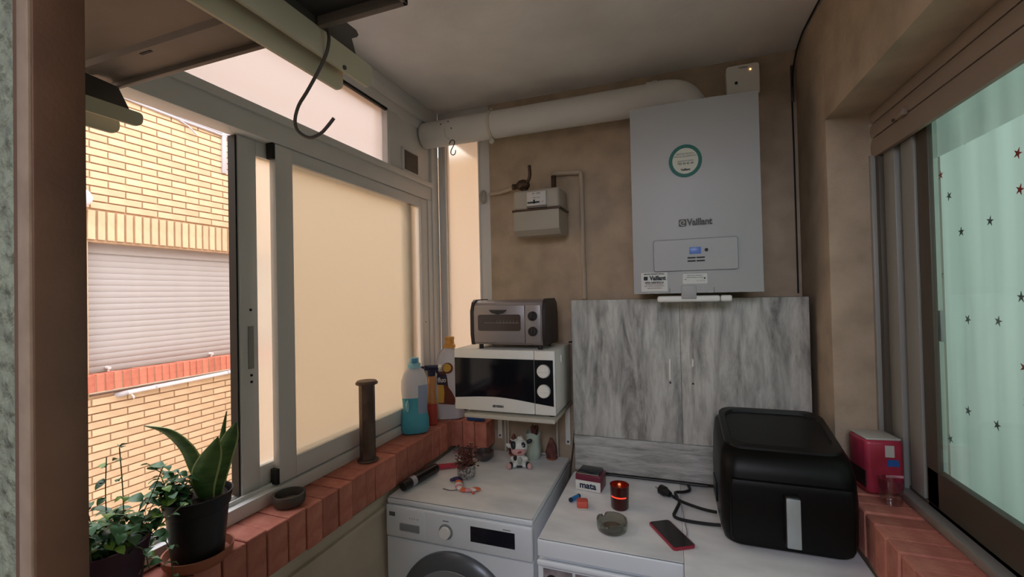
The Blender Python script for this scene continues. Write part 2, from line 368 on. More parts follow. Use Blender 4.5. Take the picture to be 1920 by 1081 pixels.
# ================================================================ LEFT WINDOW
XW = -1.172
win = thing('window_1', 'white aluminium sliding window with frosted panes above the brick sill', None, (XW,1.2,1.0), kind='structure')
def fr(name, y0, z0, y1, z1, x0=XW-.07, x1=XW, m='alu', parent=None, bev=.002): return obj(name, B().box(x0,y0,z0,x1,y1,z1,bev), m, parent or win)
fr('transom', .245, 2.13, 2.03, 2.222)
obj('transom_lip', B().box(XW,.245,2.196,XW+.012,2.03,2.222,.002), 'alu', win)
fr('head_rail', .245, 2.478, 2.10, 2.614)
obj('head_bead', B().box(XW,.245,2.52,XW+.014,2.10,2.56,.004), 'alu', win)
fr('jamb', 1.995, 1.04, 2.032, 2.13)
fr('corner_post', 2.032, 1.0, 2.10, 2.614, XW-.07, XW+.006)
fr('bottom_track', .245, 1.0, 2.032, 1.04)
obj('track_ridge', B().box(XW-.030,.26,1.04,XW-.026,1.995,1.052), 'alu', win)
obj('track_ridge', B().box(XW-.062,.26,1.04,XW-.058,1.995,1.052), 'alu', win)
fr('blank_panel', 1.668, 2.222, 2.032, 2.478, XW-.05, XW-.008)
fr('mullion', 1.655, 2.222, 1.675, 2.478)
obj('glazing_bead', B().box(XW-.012,.245,2.466,XW,1.66,2.478), 'rubber', win)
# ventilation grille
g = obj('vent_grille', B().box(XW-.008,1.772,2.224,XW+.004,1.905,2.34,.002), 'alu', win)
obj('grille_face', B().box(XW+.003,1.782,2.236,XW+.006,1.896,2.328), 'shelfmetal', g)
for i in range(10):
    z = 2.241+i*.0087; obj('louvre', B().box(XW+.005,1.785,z,XW+.009,1.893,z+.004), 'shelfmetal', g)
obj('upper_pane', B().box(XW-.032,.245,2.218,XW-.027,1.66,2.48), 'frost2', win)
def sash(x1, y0, y1, z0, z1, sl, sr, bt, tp, nm):
    s = obj(nm, B().box(x1-.026,y0,z0,x1,y0+sl,z1,.0015).box(x1-.026,y1-sr,z0,x1,y1,z1,.0015).box(x1-.026,y0+sl,z0,x1,y1-sr,z0+bt,.0015).box(x1-.026,y0+sl,z1-tp,x1,y1-sr,z1,.0015), 'alu', win)
    obj('pane', B().box(x1-.016,y0+sl-.004,z0+bt-.004,x1-.012,y1-sr+.004,z1-tp+.004), 'frost', s)
    return s
s1 = sash(XW-.005, 1.062, 1.993, 1.046, 2.128, .068, .06, .066, .046, 'sliding_sash')
s2 = sash(XW-.040, .955, 1.90, 1.046, 2.128, .066, .07, .066, .046, 'sliding_sash')
obj('brush_seal', B().box(XW-.068,.949,1.05,XW-.039,.955,2.125), 'rubber', s2)
obj('edge_strip', B().box(XW-.0395,.957,1.05,XW-.037,.964,2.125,.0008), 'alu', s2)
obj('latch', B().box(XW-.041,.985,1.42,XW-.036,1.003,1.55,.001), 'alu2', s2)
for z in (1.40, 1.38, 1.60): obj('screw', B().cyl((XW-.040,.995,z),(XW-.0375,.995,z),.004, n=10), 'rubber', s2)
obj('screw', B().cyl((XW-.001,1.09+.9*.96-.0,1.5),(XW+.0005,1.954,1.5),.003, n=10), 'rubber', s1)
obj('interlock_plug', B().box(XW-.032,1.051,2.078,XW-.005,1.0625,2.13,.002), 'rubber', s1)
obj('interlock_plug', B().box(XW-.032,1.051,1.046,XW-.005,1.0625,1.095,.002), 'rubber', s1)

# window beside the corner, in the back wall line
w2 = thing('window_2', 'narrow frosted corner window under the flue', None, (-1.0,2.10,1.0), kind='structure')
obj('frame', B().box(-1.166,2.10,1.0,-1.125,2.15,CZ,.002).box(-.925,2.10,1.0,-.866,2.15,CZ,.002).box(-1.125,2.10,2.47,-.925,2.15,CZ,.002).box(-1.125,2.10,1.0,-.925,2.15,1.05,.002), 'alu', w2)
obj('glazing_bead', B().box(-1.131,2.096,1.05,-1.121,2.102,2.47).box(-.929,2.096,1.05,-.921,2.102,2.47), 'alu', w2)
obj('pane', B().box(-1.125,2.122,1.04,-.925,2.127,2.48), 'frost', w2)

# ---- brick sills
def brick_mesh(name, dx, dy, dz, material, bev=.003):
    return mesh_from(B().box(-dx/2,-dy/2,-dz/2,dx/2,dy/2,dz/2,bev,1), name, material)
sill = thing('trim_3', 'red brick sill running under the left window', None, (-1.12,1.2,.87), kind='structure')
obj('mortar_bed', B().box(-1.24,.245,.866,-1.062,2.10,.994), 'mortar_dark', sill)
bj = [.36,.43,.50,.57,.64,.71,.78,.846,.908,.978,1.043,1.107,1.181,1.246,1.324,1.378,1.441,1.511,1.593,1.652,1.72,1.79,1.86,1.93,2.0]
for a, b in zip(bj, bj[1:]):
    o = obj('brick', brick_mesh('brick', .19, (b-a)-.004, .128, 'rbrick', .0022), None, sill, loc=Vector((-1.147+random.uniform(-.004,.004), (a+b)/2, .936+random.uniform(-.003,.002)))-Vector(sill['_b']), world=False)
    o.rotation_euler = (random.uniform(-.006,.006), random.uniform(-.01,.01), random.uniform(-.012,.012))
rb2 = brick_mesh('brick', .062, .11, .128, 'rbrick', .003)
obj('mortar_bed', B().box(-1.062,1.995,.87,-.868,2.10,.99), 'mortar_dark', sill)
for k, x in enumerate((-1.028, -.962, -.896)):
    obj('brick', rb2, None, sill, loc=Vector((x, 2.042, .936))-Vector(sill['_b']), world=False)
sil2 = thing('trim_4', 'dark red brick sill under the right window', None, (.58,1.2,.87), kind='structure')
obj('mortar_bed', B().box(.512,.2,.862,.655,1.76,.99), 'mortar_dark', sil2)
y = 1.755; 
while y > .25:
    h = .066+random.uniform(-.004,.006)
    o = obj('brick', brick_mesh('brick', .165, h-.005, .130, 'rbrick', .004), None, sil2, loc=Vector((.582+random.uniform(-.006,.006), y-h/2, .935+random.uniform(-.004,.003)))-Vector(sil2['_b']), world=False)
    o.rotation_euler = (random.uniform(-.012,.012), random.uniform(-.015,.015), random.uniform(-.02,.02)); y -= h

# ================================================================ OUTSIDE: OPPOSITE FACADE
XF = -4.4
fac = thing('wall_opposite', 'yellow brick facade across the light well', None, (XF,2.9,-3), kind='structure')
wy0, wy1, wz0, wz1 = 2.17, 4.1, 1.05, 2.13
obj('mortar_face', B().box(XF-.2,0.0,-3,XF-.008,wy0,3.98).box(XF-.2,wy1,-3,XF-.008,7,3.98).box(XF-.2,wy0,wz1,XF-.008,wy1,3.98).box(XF-.2,wy0,-3,XF-.008,wy1,wz0-.17), 'mortar_out', fac)
yb = mesh_from(B().box(-.014,-.1195,-.0255,.014,.1195,.0255,.0015,1), 'brick', 'ybrick')
near = []; rest = B()
def halfgap(y0, y1, z0, z1): return not (y1 < 2.0 or y0 > 3.75 or z1 < -.15 or z0 > 3.62)
for half in ('up', 'down'):
    zs = [2.40+.031+.062*i for i in range(25)] if half == 'up' else [.862-.031-.062*i for i in range(62)]
    for r_, z in enumerate(zs):
        y = 1.933-.25*8 - (.125 if r_ % 2 else 0)
        while y < 6.9:
            if y > .02:
                if halfgap(y, y+.24, z-.03, z+.03): near.append((y+.12, z))
                else: rest.box(XF-.022,y+.0005,z-.0255,XF+.006,y+.2395,z+.0255)
            y += .25
zz = .862+.031
while zz < 2.4-.02:                       # beside the window
    y = 1.933-2.0-(.125 if int(round(zz/.062)) % 2 else 0)
    while y+.24 < wy0:
        if y > .02: rest.box(XF-.022,y,zz-.0255,XF+.006,y+.24,zz+.0255)
        y += .25
    y = wy1+.05
    while y < 6.8: rest.box(XF-.022,y,zz-.0255,XF+.006,y+.24,zz+.0255); y += .25
    zz += .062
print('near bricks', len(near))
near.sort(key=lambda t: (t[0]-2.8)**2*1.3+(t[1]-1.7)**2)
for y, z in near[290:]: rest.box(XF-.022,y-.1195,z-.0255,XF+.006,y+.1195,z+.0255)
for y, z in near[:290]:
    obj('brick', yb, None, fac, loc=Vector((XF-.006+random.uniform(-.0015,.0015), y, z))-Vector(fac['_b']), world=False)
obj('brick_field', rest, 'ybrick', fac, kind='stuff')
sb = mesh_from(B().box(-.014,-.024,-.118,.014,.024,.118,.0015,1), 'soldier_brick', 'ybrick')
y = wy0-.05
while y < wy1+.05:
    obj('soldier_brick', sb, None, fac, loc=Vector((XF-.002+random.uniform(-.002,.002), y, 2.268))-Vector(fac['_b']), world=False); y += .0665
sr = mesh_from(B().box(-.06,-.026,-.07,.06,.026,.07,.003,1), 'sill_brick', 'rbrick_out')
obj('sill_mortar', B().box(XF-.15,wy0-.1,.915,XF+.035,wy1+.1,1.045), 'mortar_out', fac)
y = wy0-.07
while y < wy1+.07:
    obj('sill_brick', sr, None, fac, loc=Vector((XF-.015+random.uniform(-.003,.003), y, .985+random.uniform(-.002,.002)))-Vector(fac['_b']), world=False); y += .061
wo = thing('window_3', 'cream roller shutter closed over the window across the light well', None, (XF-.1,3,1.05), kind='structure')
obj('shutter_box', B().box(XF-.13,wy0,2.05,XF-.095,wy1,2.13), 'shutter', wo)
slat = mesh_from(B().prism([(-.006,-.0255),(.004,-.0255),(.008,-.015),(.008,.012),(.003,.0255),(-.006,.0255)], 'y', -.955, .955), 'slat', 'shutter')
for i in range(20):
    obj('slat', slat, None, wo, loc=Vector((XF-.115, (wy0+wy1)/2, 1.078+i*.052))-Vector(wo['_b']), world=False)
obj('guide', B().box(XF-.14,wy0-.01,1.05,XF-.09,wy0+.02,2.13).box(XF-.14,wy1-.02,1.05,XF-.09,wy1+.01,2.13), 'shutter', wo)
obj('backing', B().box(XF-.17,wy0,1.0,XF-.15,wy1,2.15), 'shutter', wo)
for y in (2.335, 3.22): obj('stopper', B().cyl((XF-.105,y,1.085),(XF-.06,y,1.085),.014, n=12).cyl((XF-.075,y,1.05),(XF-.075,y,1.085),.008, n=8), 'conduit', wo)
cp = thing('wall_pipe', 'white pipe fixed below the red sill of the opposite window', 'pipe', (XF+.03,2.36,.885))
obj('pipe', B().cyl((XF+.035,2.40,.868),(XF+.035,4.6,.898),.018), 'conduit', cp)
obj('elbow', B().tube([(XF+.035,2.41,.868),(XF+.03,2.37,.862),(XF-.005,2.35,.858)],.021), 'greyc', cp)
obj('strap', B().tube([(XF+.02,2.44,.858),(XF+.03,2.46,.82),(XF+.0,2.475,.80)],.008, n=8), 'conduit', cp)
for y in (2.62, 3.3): obj('clip', B().cyl((XF+.035,y,.871+(y-2.4)*.0136),(XF+.035,y+.012,.871+(y-2.4)*.0136),.0195), 'greyc', cp)
cb = thing('wall_cables', 'grey and white cables stapled across the top of the opposite facade', 'cable', (XF,2.4,3.4))
obj('grey_cable', B().tube([(XF+.02,1.9,3.44),(XF+.02,2.43,3.395),(XF+.02,2.85,3.375),(XF+.02,3.1,3.37),(XF+.02,3.46,3.36),(XF+.02,4.4,3.34)],.013), 'greyc', cb)
obj('grey_cable', B().tube([(XF+.02,1.9,3.47),(XF+.02,2.43,3.42),(XF+.02,2.85,3.397),(XF+.02,3.46,3.385),(XF+.02,4.4,3.37)],.009), 'greyc', cb)
obj('white_cable', B().tube([(XF+.02,2.3,3.50),(XF+.02,2.55,3.47),(XF+.02,2.8,3.45),(XF+.02,3.1,3.475),(XF+.02,3.46,3.47),(XF+.02,4.4,3.46)],.009), 'conduit', cb)
obj('loose_end', B().tube([(XF+.02,2.85,3.375),(XF+.03,2.95,3.33),(XF+.04,3.02,3.27)],.008), 'greyc', cb)
obj('drop_conduit', B().box(XF+.005,3.29,2.965,XF+.03,3.335,3.39,.004), 'greyc', cb)
gl_ = thing('globe_lamp', 'white globe wall lamp on the opposite facade beside the door jamb', 'lamp', (XF,2.06,2.46))
obj('globe', B().ball((XF+.09,2.075,2.46),.075), 'globe', gl_); obj('wall_bracket', B().cyl((XF,2.075,2.46),(XF+.04,2.075,2.46),.03), 'greyc', gl_)
struct('wall_far', B().box(XF,6.6,-3,-1.25,6.8,3.98).box(XF,-4.2,-3,-1.25,-4.0,3.98).box(XF-.2,-4.2,-3,XF,0,3.98), 'ybrick', 'end walls of the light well')
struct('wall_outer', B().box(-.86,2.29,-3,.66,6.6,3.98), 'ybrick', 'outer wall of this building beyond the corner')
struct('floor_courtyard', B().box(XF,-4.2,-3.1,-1.25,6.8,-3), 'mortar', 'floor of the light well')

# ================================================================ RIGHT WINDOW, SHUTTER, CURTAIN
wr = thing('window_4', 'grey aluminium window in the right recess, curtain behind its glass', None, (.66,1.0,1.0), kind='structure')
obj('reveal_strip', B().box(.628,1.746,1.0,.655,1.762,2.06,.002), 'alu2', wr)
obj('shutter_guide', B().box(.640,1.722,1.0,.66,1.746,2.2,.001), 'alud', wr)
obj('sash_stile', B().box(.652,1.652,1.0,.69,1.722,2.2,.003), 'alu2', wr)
obj('track_gap', B().box(.672,1.632,1.0,.69,1.652,2.2), 'alud', wr)
obj('sash_stile', B().box(.660,1.560,1.03,.70,1.632,2.2,.003), 'alu2', wr)
obj('track_gap', B().box(.675,1.550,1.03,.70,1.560,2.2), 'alud', wr)
obj('inner_stile', B().box(.664,1.496,1.03,.675,1.552,2.2,.002), 'alud', wr, label='dark inner stile')
obj('bottom_frame', B().box(.664,.2,1.0,.685,1.55,1.128,.003), 'alud', wr)
obj('sub_sill', B().box(.664,.2,.865,.712,1.76,1.03), 'alud', wr)
obj('bottom_track', B().box(.632,.2,.998,.664,1.722,1.022,.002), 'alu2', wr)
obj('head_frame', B().box(.664,.2,2.10,.685,1.55,2.2,.003), 'alu2', wr)
obj('pane', B().box(.668,.2,1.12,.671,1.50,2.11), 'glass', wr)
obj('inner_handle', B().box(.696,1.532,1.475,.708,1.560,1.56,.002), 'silver', wr)
sh = thing('roller_shutter', 'partly lowered brown-grey roller shutter above the right window', 'shutter', (.645,1.0,2.05))
zb = 2.05
for i, (a, b) in enumerate(((2.052,2.112),(2.116,2.160),(2.164,2.199))):
    obj('slat', B().prism([(.637,a),(.650,a),(.650,b),(.637,b),(.633,(a+b)/2+.008),(.633,(a+b)/2-.008)], 'y', .21, 1.757), 'shutter_box', sh)
obj('stop_block', B().box(.622,1.52,2.108,.636,1.56,2.128,.003), 'shutter_box', sh)
obj('screw', B().cyl((.630,1.60,2.12),(.634,1.60,2.12),.004, n=8), 'steel_dark', sh)
ct = thing('curtain', 'pale panel curtain printed with small red and grey stars behind the right window', 'curtain', (.74,1.0,1.0))
obj('cloth', B().grid(lambda u, v: (.742+.002*math.sin((u*2.2)*9)+.0015*math.sin(u*60), .1+u*1.51, .9+v*1.5), 110, 4), 'curtain', ct)
obj('hem_strip', B().grid(lambda u, v: (.718+.004*u, 1.566+u*.10, .9+v*1.5), 3, 4), 'curtain', ct)
obj('valance', B().grid(lambda u, v: (.716+.004*math.sin(u*9), .15+u*1.48, 1.99+v*.4), 30, 3), 'curtain', ct)
obj('cord', B().tube([(.732,1.30,1.165),(.728,1.24,1.155),(.726,1.18,1.135),(.73,1.14,1.11)],.0018, n=6), 'cable', ct)
def star_mesh(material):
    pts = []
    for k in range(10):
        a = math.pi/2+k*math.pi/5; r = .0135 if k % 2 == 0 else .0046
        pts.append((r*math.cos(a), r*math.sin(a)))
    return mesh_from(B().prism(pts, 'x', -.0004, .0004), 'star', material)
sR, sG = star_mesh('star_r'), star_mesh('star_g')
stars = [(1.295,1.915,1),(1.293,1.835,1),(1.299,1.446,1),(1.295,1.368,1),(1.361,2.025,0),(1.466,2.002,0),(1.554,1.874,0),(1.50,1.769,0),(1.391,1.781,0),
         (1.483,1.540,0),(1.375,1.542,0),(1.497,1.301,0),(1.392,1.294,0),(1.588,1.94,1),(1.60,1.66,0),(1.585,1.20,0),(1.22,1.70,0),(1.17,1.98,0),(1.20,1.31,0),
         (1.10,1.60,1),(1.05,1.80,0),(1.08,1.40,0),(.95,1.90,1),(.9,1.5,0),(.85,1.7,0),(.75,1.4,1),(.7,1.85,0),(1.3,1.60,0),(1.27,1.22,0),(1.0,1.25,0)]
for y, z, red in stars:
    yy = 1.0+(y-1.0)*1.03; zz = 1.63+(z-1.63)*1.02; u = (yy-.1)/1.51
    obj('star', sR if red else sG, None, ct, loc=(-.0012+.002+.002*math.sin(u*2.2*9)+.0015*math.sin(u*60)-.0010, yy-1.0, zz-1.0), rot=(random.uniform(-.5,.5),0,0), world=False)

# ================================================================ BOILER, FLUE, METER
bo = thing('gas_boiler', 'white wall-hung gas boiler with a small blue display and stickers', 'boiler', (.091,2.09,1.62))
bx0, bx1, bz0, bz1, by = -.131, .313, 1.621, 2.337, 1.755
prof = []
for i in range(13):
    t = i/12; x = bx0+(bx1-bx0)*t; prof.append((x, by+.006*(2*t-1)**2*1.3))
obj('casing', B().prism([(bx0+.004,2.095)]+[(x,y_) for x, y_ in prof]+[(bx1-.004,2.095)], 'z', bz0, bz1), 'enamel', bo)
def roundrect(x0, z0, x1, z1, r, n=5):
    p = []
    for cx, cz, a0 in ((x1-r,z1-r,0),(x0+r,z1-r,90),(x0+r,z0+r,180),(x1-r,z0+r,270)):
        for k in range(n+1): a = R(a0+90*k/n); p.append((cx+r*math.cos(a), cz+r*math.sin(a)))
    return p
obj('flap_groove', B().prism(roundrect(-.0555,1.7035,.2335,1.8215,.009), 'y', by-.0035, by+.004), 'inkgrey', bo)
fl = obj('control_flap', B().prism(roundrect(-.0540,1.7050,.2320,1.8200,.008), 'y', by-.0050, by+.004), 'enamel', bo)
obj('display', B().box(.071,by-.0066,1.765,.111,by-.004,1.790,.0005), 'lcd', fl)
obj('knob', B().cyl((.129,by-.010,1.778),(.129,by-.004,1.778),.006), 'ink', fl)
for (x, z) in ((.064,1.751),(.095,1.751),(.064,1.739),(.095,1.739)):
    obj('button', B().box(x,by-.0062,z-.0025,x+.028,by-.0045,z+.0028,.0005), 'ink', fl)
# emblem: rounded square with an egg and hare ears, then the lettering
def emblem(x, z, s, y):
    b = B().prism(roundrect(x,z,x+s,z+s,s*.18), 'y', y-.0006, y); return b
yf = by-.0022
lg = obj('brand_lettering', B().text('Vaillant', .034, (.0665,yf,1.872), align='LEFT', bold=.0012, ext=.001, sx=.84), 'inkgrey', bo)
obj('emblem', emblem(.037,1.869,.0265,yf), 'inkgrey', bo)
obj('emblem_mark', B().tube([(.0575,yf-.001,1.873),(.046,yf-.001,1.874),(.042,yf-.001,1.882),(.047,yf-.001,1.890),(.055,yf-.001,1.888),(.057,yf-.001,1.882),(.050,yf-.001,1.880)],.0012,n=6), 'label', bo)
st = obj('round_sticker', B().lathe([(0,0),(.0615,0),(.0615,.0012),(0,.0012)], (.0655,by+.0006,2.113), 40, rot=Euler((R(90),0,0)).to_matrix(), sx=.94), 'green_ring', bo, label='round sticker with a green ring')
obj('sticker_face', B().lathe([(0,0),(.048,0),(.048,.0014),(0,.0014)], (.0655,by+.0000,2.113), 40, rot=Euler((R(90),0,0)).to_matrix(), sx=.94), 'sticker', st)
ys = by-.0016
obj('sticker_print', B().text('SERVICIO TECNICO', .0072, (.0655,ys,2.137)).text('OFICIAL DE ASISTENCIA', .0072, (.0655,ys,2.128)).text('atencion al cliente', .0076, (.0655,ys,2.111)).text('902 43 42 44', .0105, (.0655,ys,2.100), bold=.0003), 'inkgrey', st)
obj('sticker_logo', B().text('Vaillant', .011, (.0655,ys,2.077), bold=.0005), 'ink', st)
lb = obj('service_label', B().box(-.103,by-.0005,1.629,-.008,by+.006,1.701), 'label', bo, label='white service label low on the left')
yl = by-.0012
obj('print', B().text('SERVICIO TECNICO OFICIAL', .0058, (-.0555,yl,1.6935), bold=.0002).text('Vaillant', .0225, (-.043,yl,1.6725), bold=.001, sx=.86).text('AREA ASISTENCIA', .0085, (-.0555,yl,1.6605), bold=.0003).text('GAS  AGUA  CALEFACCION', .0058, (-.0555,yl,1.6480)), 'ink', lb)
obj('print', B().text('TELEFONO DE AVERIAS', .0062, (-.0555,yl,1.6545)).text('SERVICIO 24 HORAS', .0058, (-.0555,yl,1.6400)), 'inkred', lb, label='red small print')
obj('print_emblem', emblem(-.0935,1.672,.0145,yl), 'ink', lb)
l2 = obj('data_label', B().prism(roundrect(.046,1.655,.130,1.692,.003), 'y', by-.0008, by+.004), 'label', bo, label='small white data label with a dark dot')
obj('print', B().text('Datos de la instalacion', .0058, (.088,yl-.0003,1.684)).text('fecha de puesta en marcha', .0052, (.088,yl-.0003,1.677)).text('N.  0 3 2 4', .0062, (.108,yl-.0003,1.664)).text('Ref.', .005, (.056,yl-.0003,1.670)), 'inkgrey', l2)
obj('dot', B().cyl((.121,by-.0016,1.675),(.121,by-.0008,1.675),.003, n=12), 'ink', l2)
obj('drain_tray', B().box(-.046,1.762,1.588,.172,1.80,1.611,.007,3).box(.174,1.762,1.588,.212,1.80,1.611,.007,3), 'wpl', bo)
obj('tray_clip', B().box(.040,by-.003,1.60,.092,1.79,1.650,.003), 'enamel', bo)
obj('bottom_seam', B().box(-.0015,by-.0006,1.622,.0,by+.005,1.64).box(.151,by-.0006,1.622,.1525,by+.005,1.64), 'inkgrey', bo)

fu = thing('flue_pipe', 'fat white flue pipe running along the ceiling from boiler to window', 'pipe', (-.6,1.975,2.38))
FR = .064; FZ = 2.455
obj('pipe', B().lathe([(FR,0),(FR,.39),(FR,.39),(FR,1.12)], (-1.17,1.975,FZ), 36, rot=Euler((0,R(90),0)).to_matrix()), 'flue', fu)
obj('elbow', B().tube([(-.06,1.975,FZ),(.0,1.975,FZ),(.055,1.975,FZ-.012),(.092,1.975,FZ-.05),(.10,1.975,FZ-.10),(.10,1.975,2.33)],FR+.003, n=30, smooth=4), 'flue', fu)
obj('joint_collar', B().cyl((-.075,1.975,FZ),(-.045,1.975,FZ),FR+.006, n=36).cyl((-.05,1.96,FZ+FR),(-.03,1.96,FZ+FR),.008,n=10), 'flue', fu)
cl = obj('pipe_clamp', B().lathe([(FR+.001,-.007),(FR+.004,-.007),(FR+.004,.007),(FR+.001,.007)], (-.795,1.975,FZ), 36, rot=Euler((0,R(90),0)).to_matrix()), 'cream', fu)
obj('clamp_lug', B().cyl((-.795,1.962,FZ-FR-.016),(-.795,1.975,FZ-FR-.016),.013, n=14).box(-.802,1.966,FZ-FR-.012,-.788,1.974,FZ-FR+.004).box(-.802,1.966,FZ+FR-.004,-.788,1.974,FZ+FR+.018), 'cream', cl)
for x, z in ((-1.045,.022),(-1.005,.03),(-.985,-.008)):
    obj('screw', B().ball((x,1.975-math.sqrt(FR**2-z*z),FZ+z),.004, n=8), 'steel_dark', fu)
hk = thing('small_hook', 'small dark S hook hanging by a thread under the flue pipe', 'hook', (-.985,1.915,2.31))
obj('thread', B().tube([(-1.02,1.906,2.45),(-1.015,1.907,2.41),(-.995,1.913,2.392),(-.986,1.915,2.382)],.0010, n=6), 'greyc', hk)
obj('hook', B().tube([(-.998,1.915,2.372),(-.994,1.915,2.384),(-.984,1.915,2.390),(-.974,1.915,2.386),(-.970,1.915,2.374),(-.980,1.915,2.356),(-.990,1.915,2.340),(-.991,1.915,2.325),(-.983,1.915,2.317),(-.972,1.915,2.318),(-.966,1.915,2.328),(-.966,1.915,2.338)],.0024, n=8), 'steel_dark', hk)

gw = thing('control_box', 'small white receiver box with an orange light above the boiler', 'box', (.31,2.06,2.44))
obj('casing', B().prism(roundrect(.247,2.44,.371,2.572,.012), 'y', 2.055, 2.10), 'wpl', gw)
obj('indicator_light', B().cyl((.338,2.053,2.548),(.338,2.056,2.548),.0028, n=10), 'led', gw)
obj('button', B().cyl((.284,2.052,2.499),(.284,2.056,2.499),.006, n=14), 'ink', gw)
obj('lettering', B().text('Vaillant', .012, (.312,2.0545,2.557)), 'inkgrey', gw)

gm = thing('gas_meter', 'beige gas meter with a strap on the back wall', 'meter', (-.565,2.0,1.905))
tilt = Matrix.Translation((-.565,2.0,2.0)) @ Euler((0,0,R(-3))).to_matrix().to_4x4() @ Matrix.Translation((.565,-2.0,-2.0))
obj('upper_shell', B().box(-.678,1.93,2.020,-.455,2.07,2.112,.012,3).move(tilt), 'meter', gm)
obj('lower_shell', B().prism([(1.93,2.018),(2.07,2.018),(2.07,1.915),(2.05,1.902),(1.96,1.902),(1.93,1.925)], 'x', -.676, -.457).move(tilt), 'meter', gm)
obj('strap', B().box(-.684,1.925,2.013,-.449,2.072,2.022,.002).move(tilt), 'brass', gm)
ml = obj('index_plate', B().box(-.607,1.922,2.034,-.515,1.932,2.098,.002).move(tilt), 'meterlabel', gm, label='pale index plate with digits')
obj('counter', B().box(-.603,1.9205,2.045,-.545,1.923,2.0525).box(-.575,1.9205,2.043,-.567,1.923,2.061).move(tilt), 'ink', ml)
obj('print', B().text('G4   0285', .010, (-.560,1.9215,2.086)).text('m3', .007, (-.53,1.9215,2.047)).text('Qmax 6 m3/h', .006, (-.56,1.9215,2.068)).move(tilt), 'inkgrey', ml)
obj('index_hood', B().box(-.608,1.922,2.024,-.513,1.932,2.034,.001).move(tilt), 'shelfmetal', gm)
va = thing('gas_valve', 'old brass gas valve with upright lever on top of the meter', 'valve', (-.645,2.0,2.112))
obj('body', B().cyl((-.645,2.0,2.112),(-.645,2.0,2.135),.018,.014).ball((-.652,2.0,2.153),.028,sc=(1.25,1,.95)).cyl((-.69,2.0,2.148),(-.65,2.0,2.150),.011,.014).cyl((-.705,2.0,2.150),(-.69,2.0,2.148),.014), 'brass', va)
obj('lever', B().tube([(-.640,1.99,2.155),(-.622,1.985,2.165),(-.612,1.985,2.195),(-.614,1.985,2.240)],.008, n=8), 'brass', va)
gp = thing('gas_pipe', 'beige painted gas pipe rising beside the meter', 'pipe', (-.39,2.08,1.6))
obj('tube', B().tube([(-.515,2.06,2.195),(-.512,2.07,2.208),(-.49,2.08,2.212),(-.415,2.08,2.208),(-.392,2.08,2.204),(-.386,2.08,2.19),(-.385,2.08,2.1),(-.385,2.08,1.8),(-.385,2.094,1.75),(-.385,2.094,1.60)],.0115, n=12), 'pipe_paint', gp)
obj('union', B().cyl((-.512,2.045,2.112),(-.512,2.045,2.128),.020).cyl((-.512,2.045,2.128),(-.514,2.055,2.195),.012), 'brass', gp)
obj('inlet_tube', B().tube([(-.70,2.02,2.150),(-.75,2.05,2.150),(-.80,2.075,2.148),(-.862,2.085,2.146)],.009, n=10), 'pipe_paint', gp)
obj('inlet_clip', B().tube([(-.905,2.085,2.165),(-.912,2.085,2.150),(-.912,2.085,2.12),(-.900,2.085,2.108),(-.888,2.085,2.12),(-.886,2.085,2.15),(-.892,2.085,2.166),(-.905,2.085,2.165)],.006, n=8), 'meter', gp)
co = thing('wall_cable', 'thin dark cable running down the corner by the right wall', 'cable', (.50,2.09,1.0))
obj('cable', B().tube([(.505,1.70,2.612),(.503,1.86,2.610),(.503,1.98,2.606),(.50,2.06,2.56),(.495,2.094,2.45),(.496,2.096,2.2),(.496,2.096,1.61)],.0032, n=8), 'cable', co)
obj('cable_duct', B().box(.491,2.090,2.40,.501,2.099,2.55,.001), 'steel_dark', co)

# ================================================================ APPLIANCES
wm = thing('washing_machine', 'white front-loading washing machine with a black display under the microwave', 'washing machine', (-.76,1.76,0))
x0, x1, y0, y1 = -1.062, -.466, 1.458, 2.055
obj('cabinet', B().box(x0,y0+.012,.02,x1,y1,.824,.004), 'enamel_cool', wm)
obj('top', B().box(x0,y0-.004,.826,x1,y1,.846,.006,3), 'enamel_cool', wm)
obj('marble_cover', B().box(x0+.004,y0+.002,.8474,x1-.004,y1,.8492), 'marble', wm)
obj('cover_joint', B().box(x0+.004,y0+.0015,.8458,x1-.004,y0+.02,.8473), 'ink', wm)
fp = obj('control_panel', B().box(x0,y0-.012,.705,x1,y0+.012,.824,.006,3), 'enamel_cool', wm)
obj('display', B().box(-.700,y0-.0135,.742,-.530,y0-.011,.797,.0005), 'porthole', fp)
obj('dial_outline_ring', B().lathe([(.0255,.0008),(.0285,.0008),(.0285,-.001),(.0255,-.001)], (-.800,y0-.012,.760), 32, rot=Euler((R(90),0,0)).to_matrix()), 'ringlight', fp)  # darker grey ring outlining the dial
obj('dial', B().lathe([(0,.014),(.016,.014),(.0175,.012),(.018,0),(.024,0),(.0255,-.003)], (-.800,y0-.012,.760), 32, rot=Euler((R(90),0,0)).to_matrix()), 'enamel_cool', fp)
obj('dial_ring', B().lathe([(.0178,.0145),(.021,.0145),(.0215,.004),(.0178,.004)], (-.800,y0-.012,.760), 32, rot=Euler((R(90),0,0)).to_matrix()), 'wpl', fp)
dr = obj('detergent_drawer', B().box(-1.055,y0-.0145,.712,-.885,y0-.010,.820,.002), 'enamel_cool', fp)
obj('drawer_grip', B().box(-.998,y0-.0155,.735,-.910,y0-.012,.765,.004), 'ringlight', dr)
obj('lettering', B().box(-1.045,y0-.0150,.786,-1.018,y0-.0142,.802).box(-.575,y0-.0125,.803,-.545,y0-.0118,.8055), 'inkgrey', fp)
obj('panel_print', B().text('v  v  v   o', .010, (-.935,y0-.0150,.785)).box(-.812,y0-.0125,.797,-.788,y0-.0118,.800), 'inkgrey', fp)
obj('front_panel', B().box(x0,y0-.006,.10,x1,y0+.012,.700,.003), 'enamel_cool', wm)
rx = Euler((R(90),0,0)).to_matrix()
dc = (-.764, y0-.006, .455)
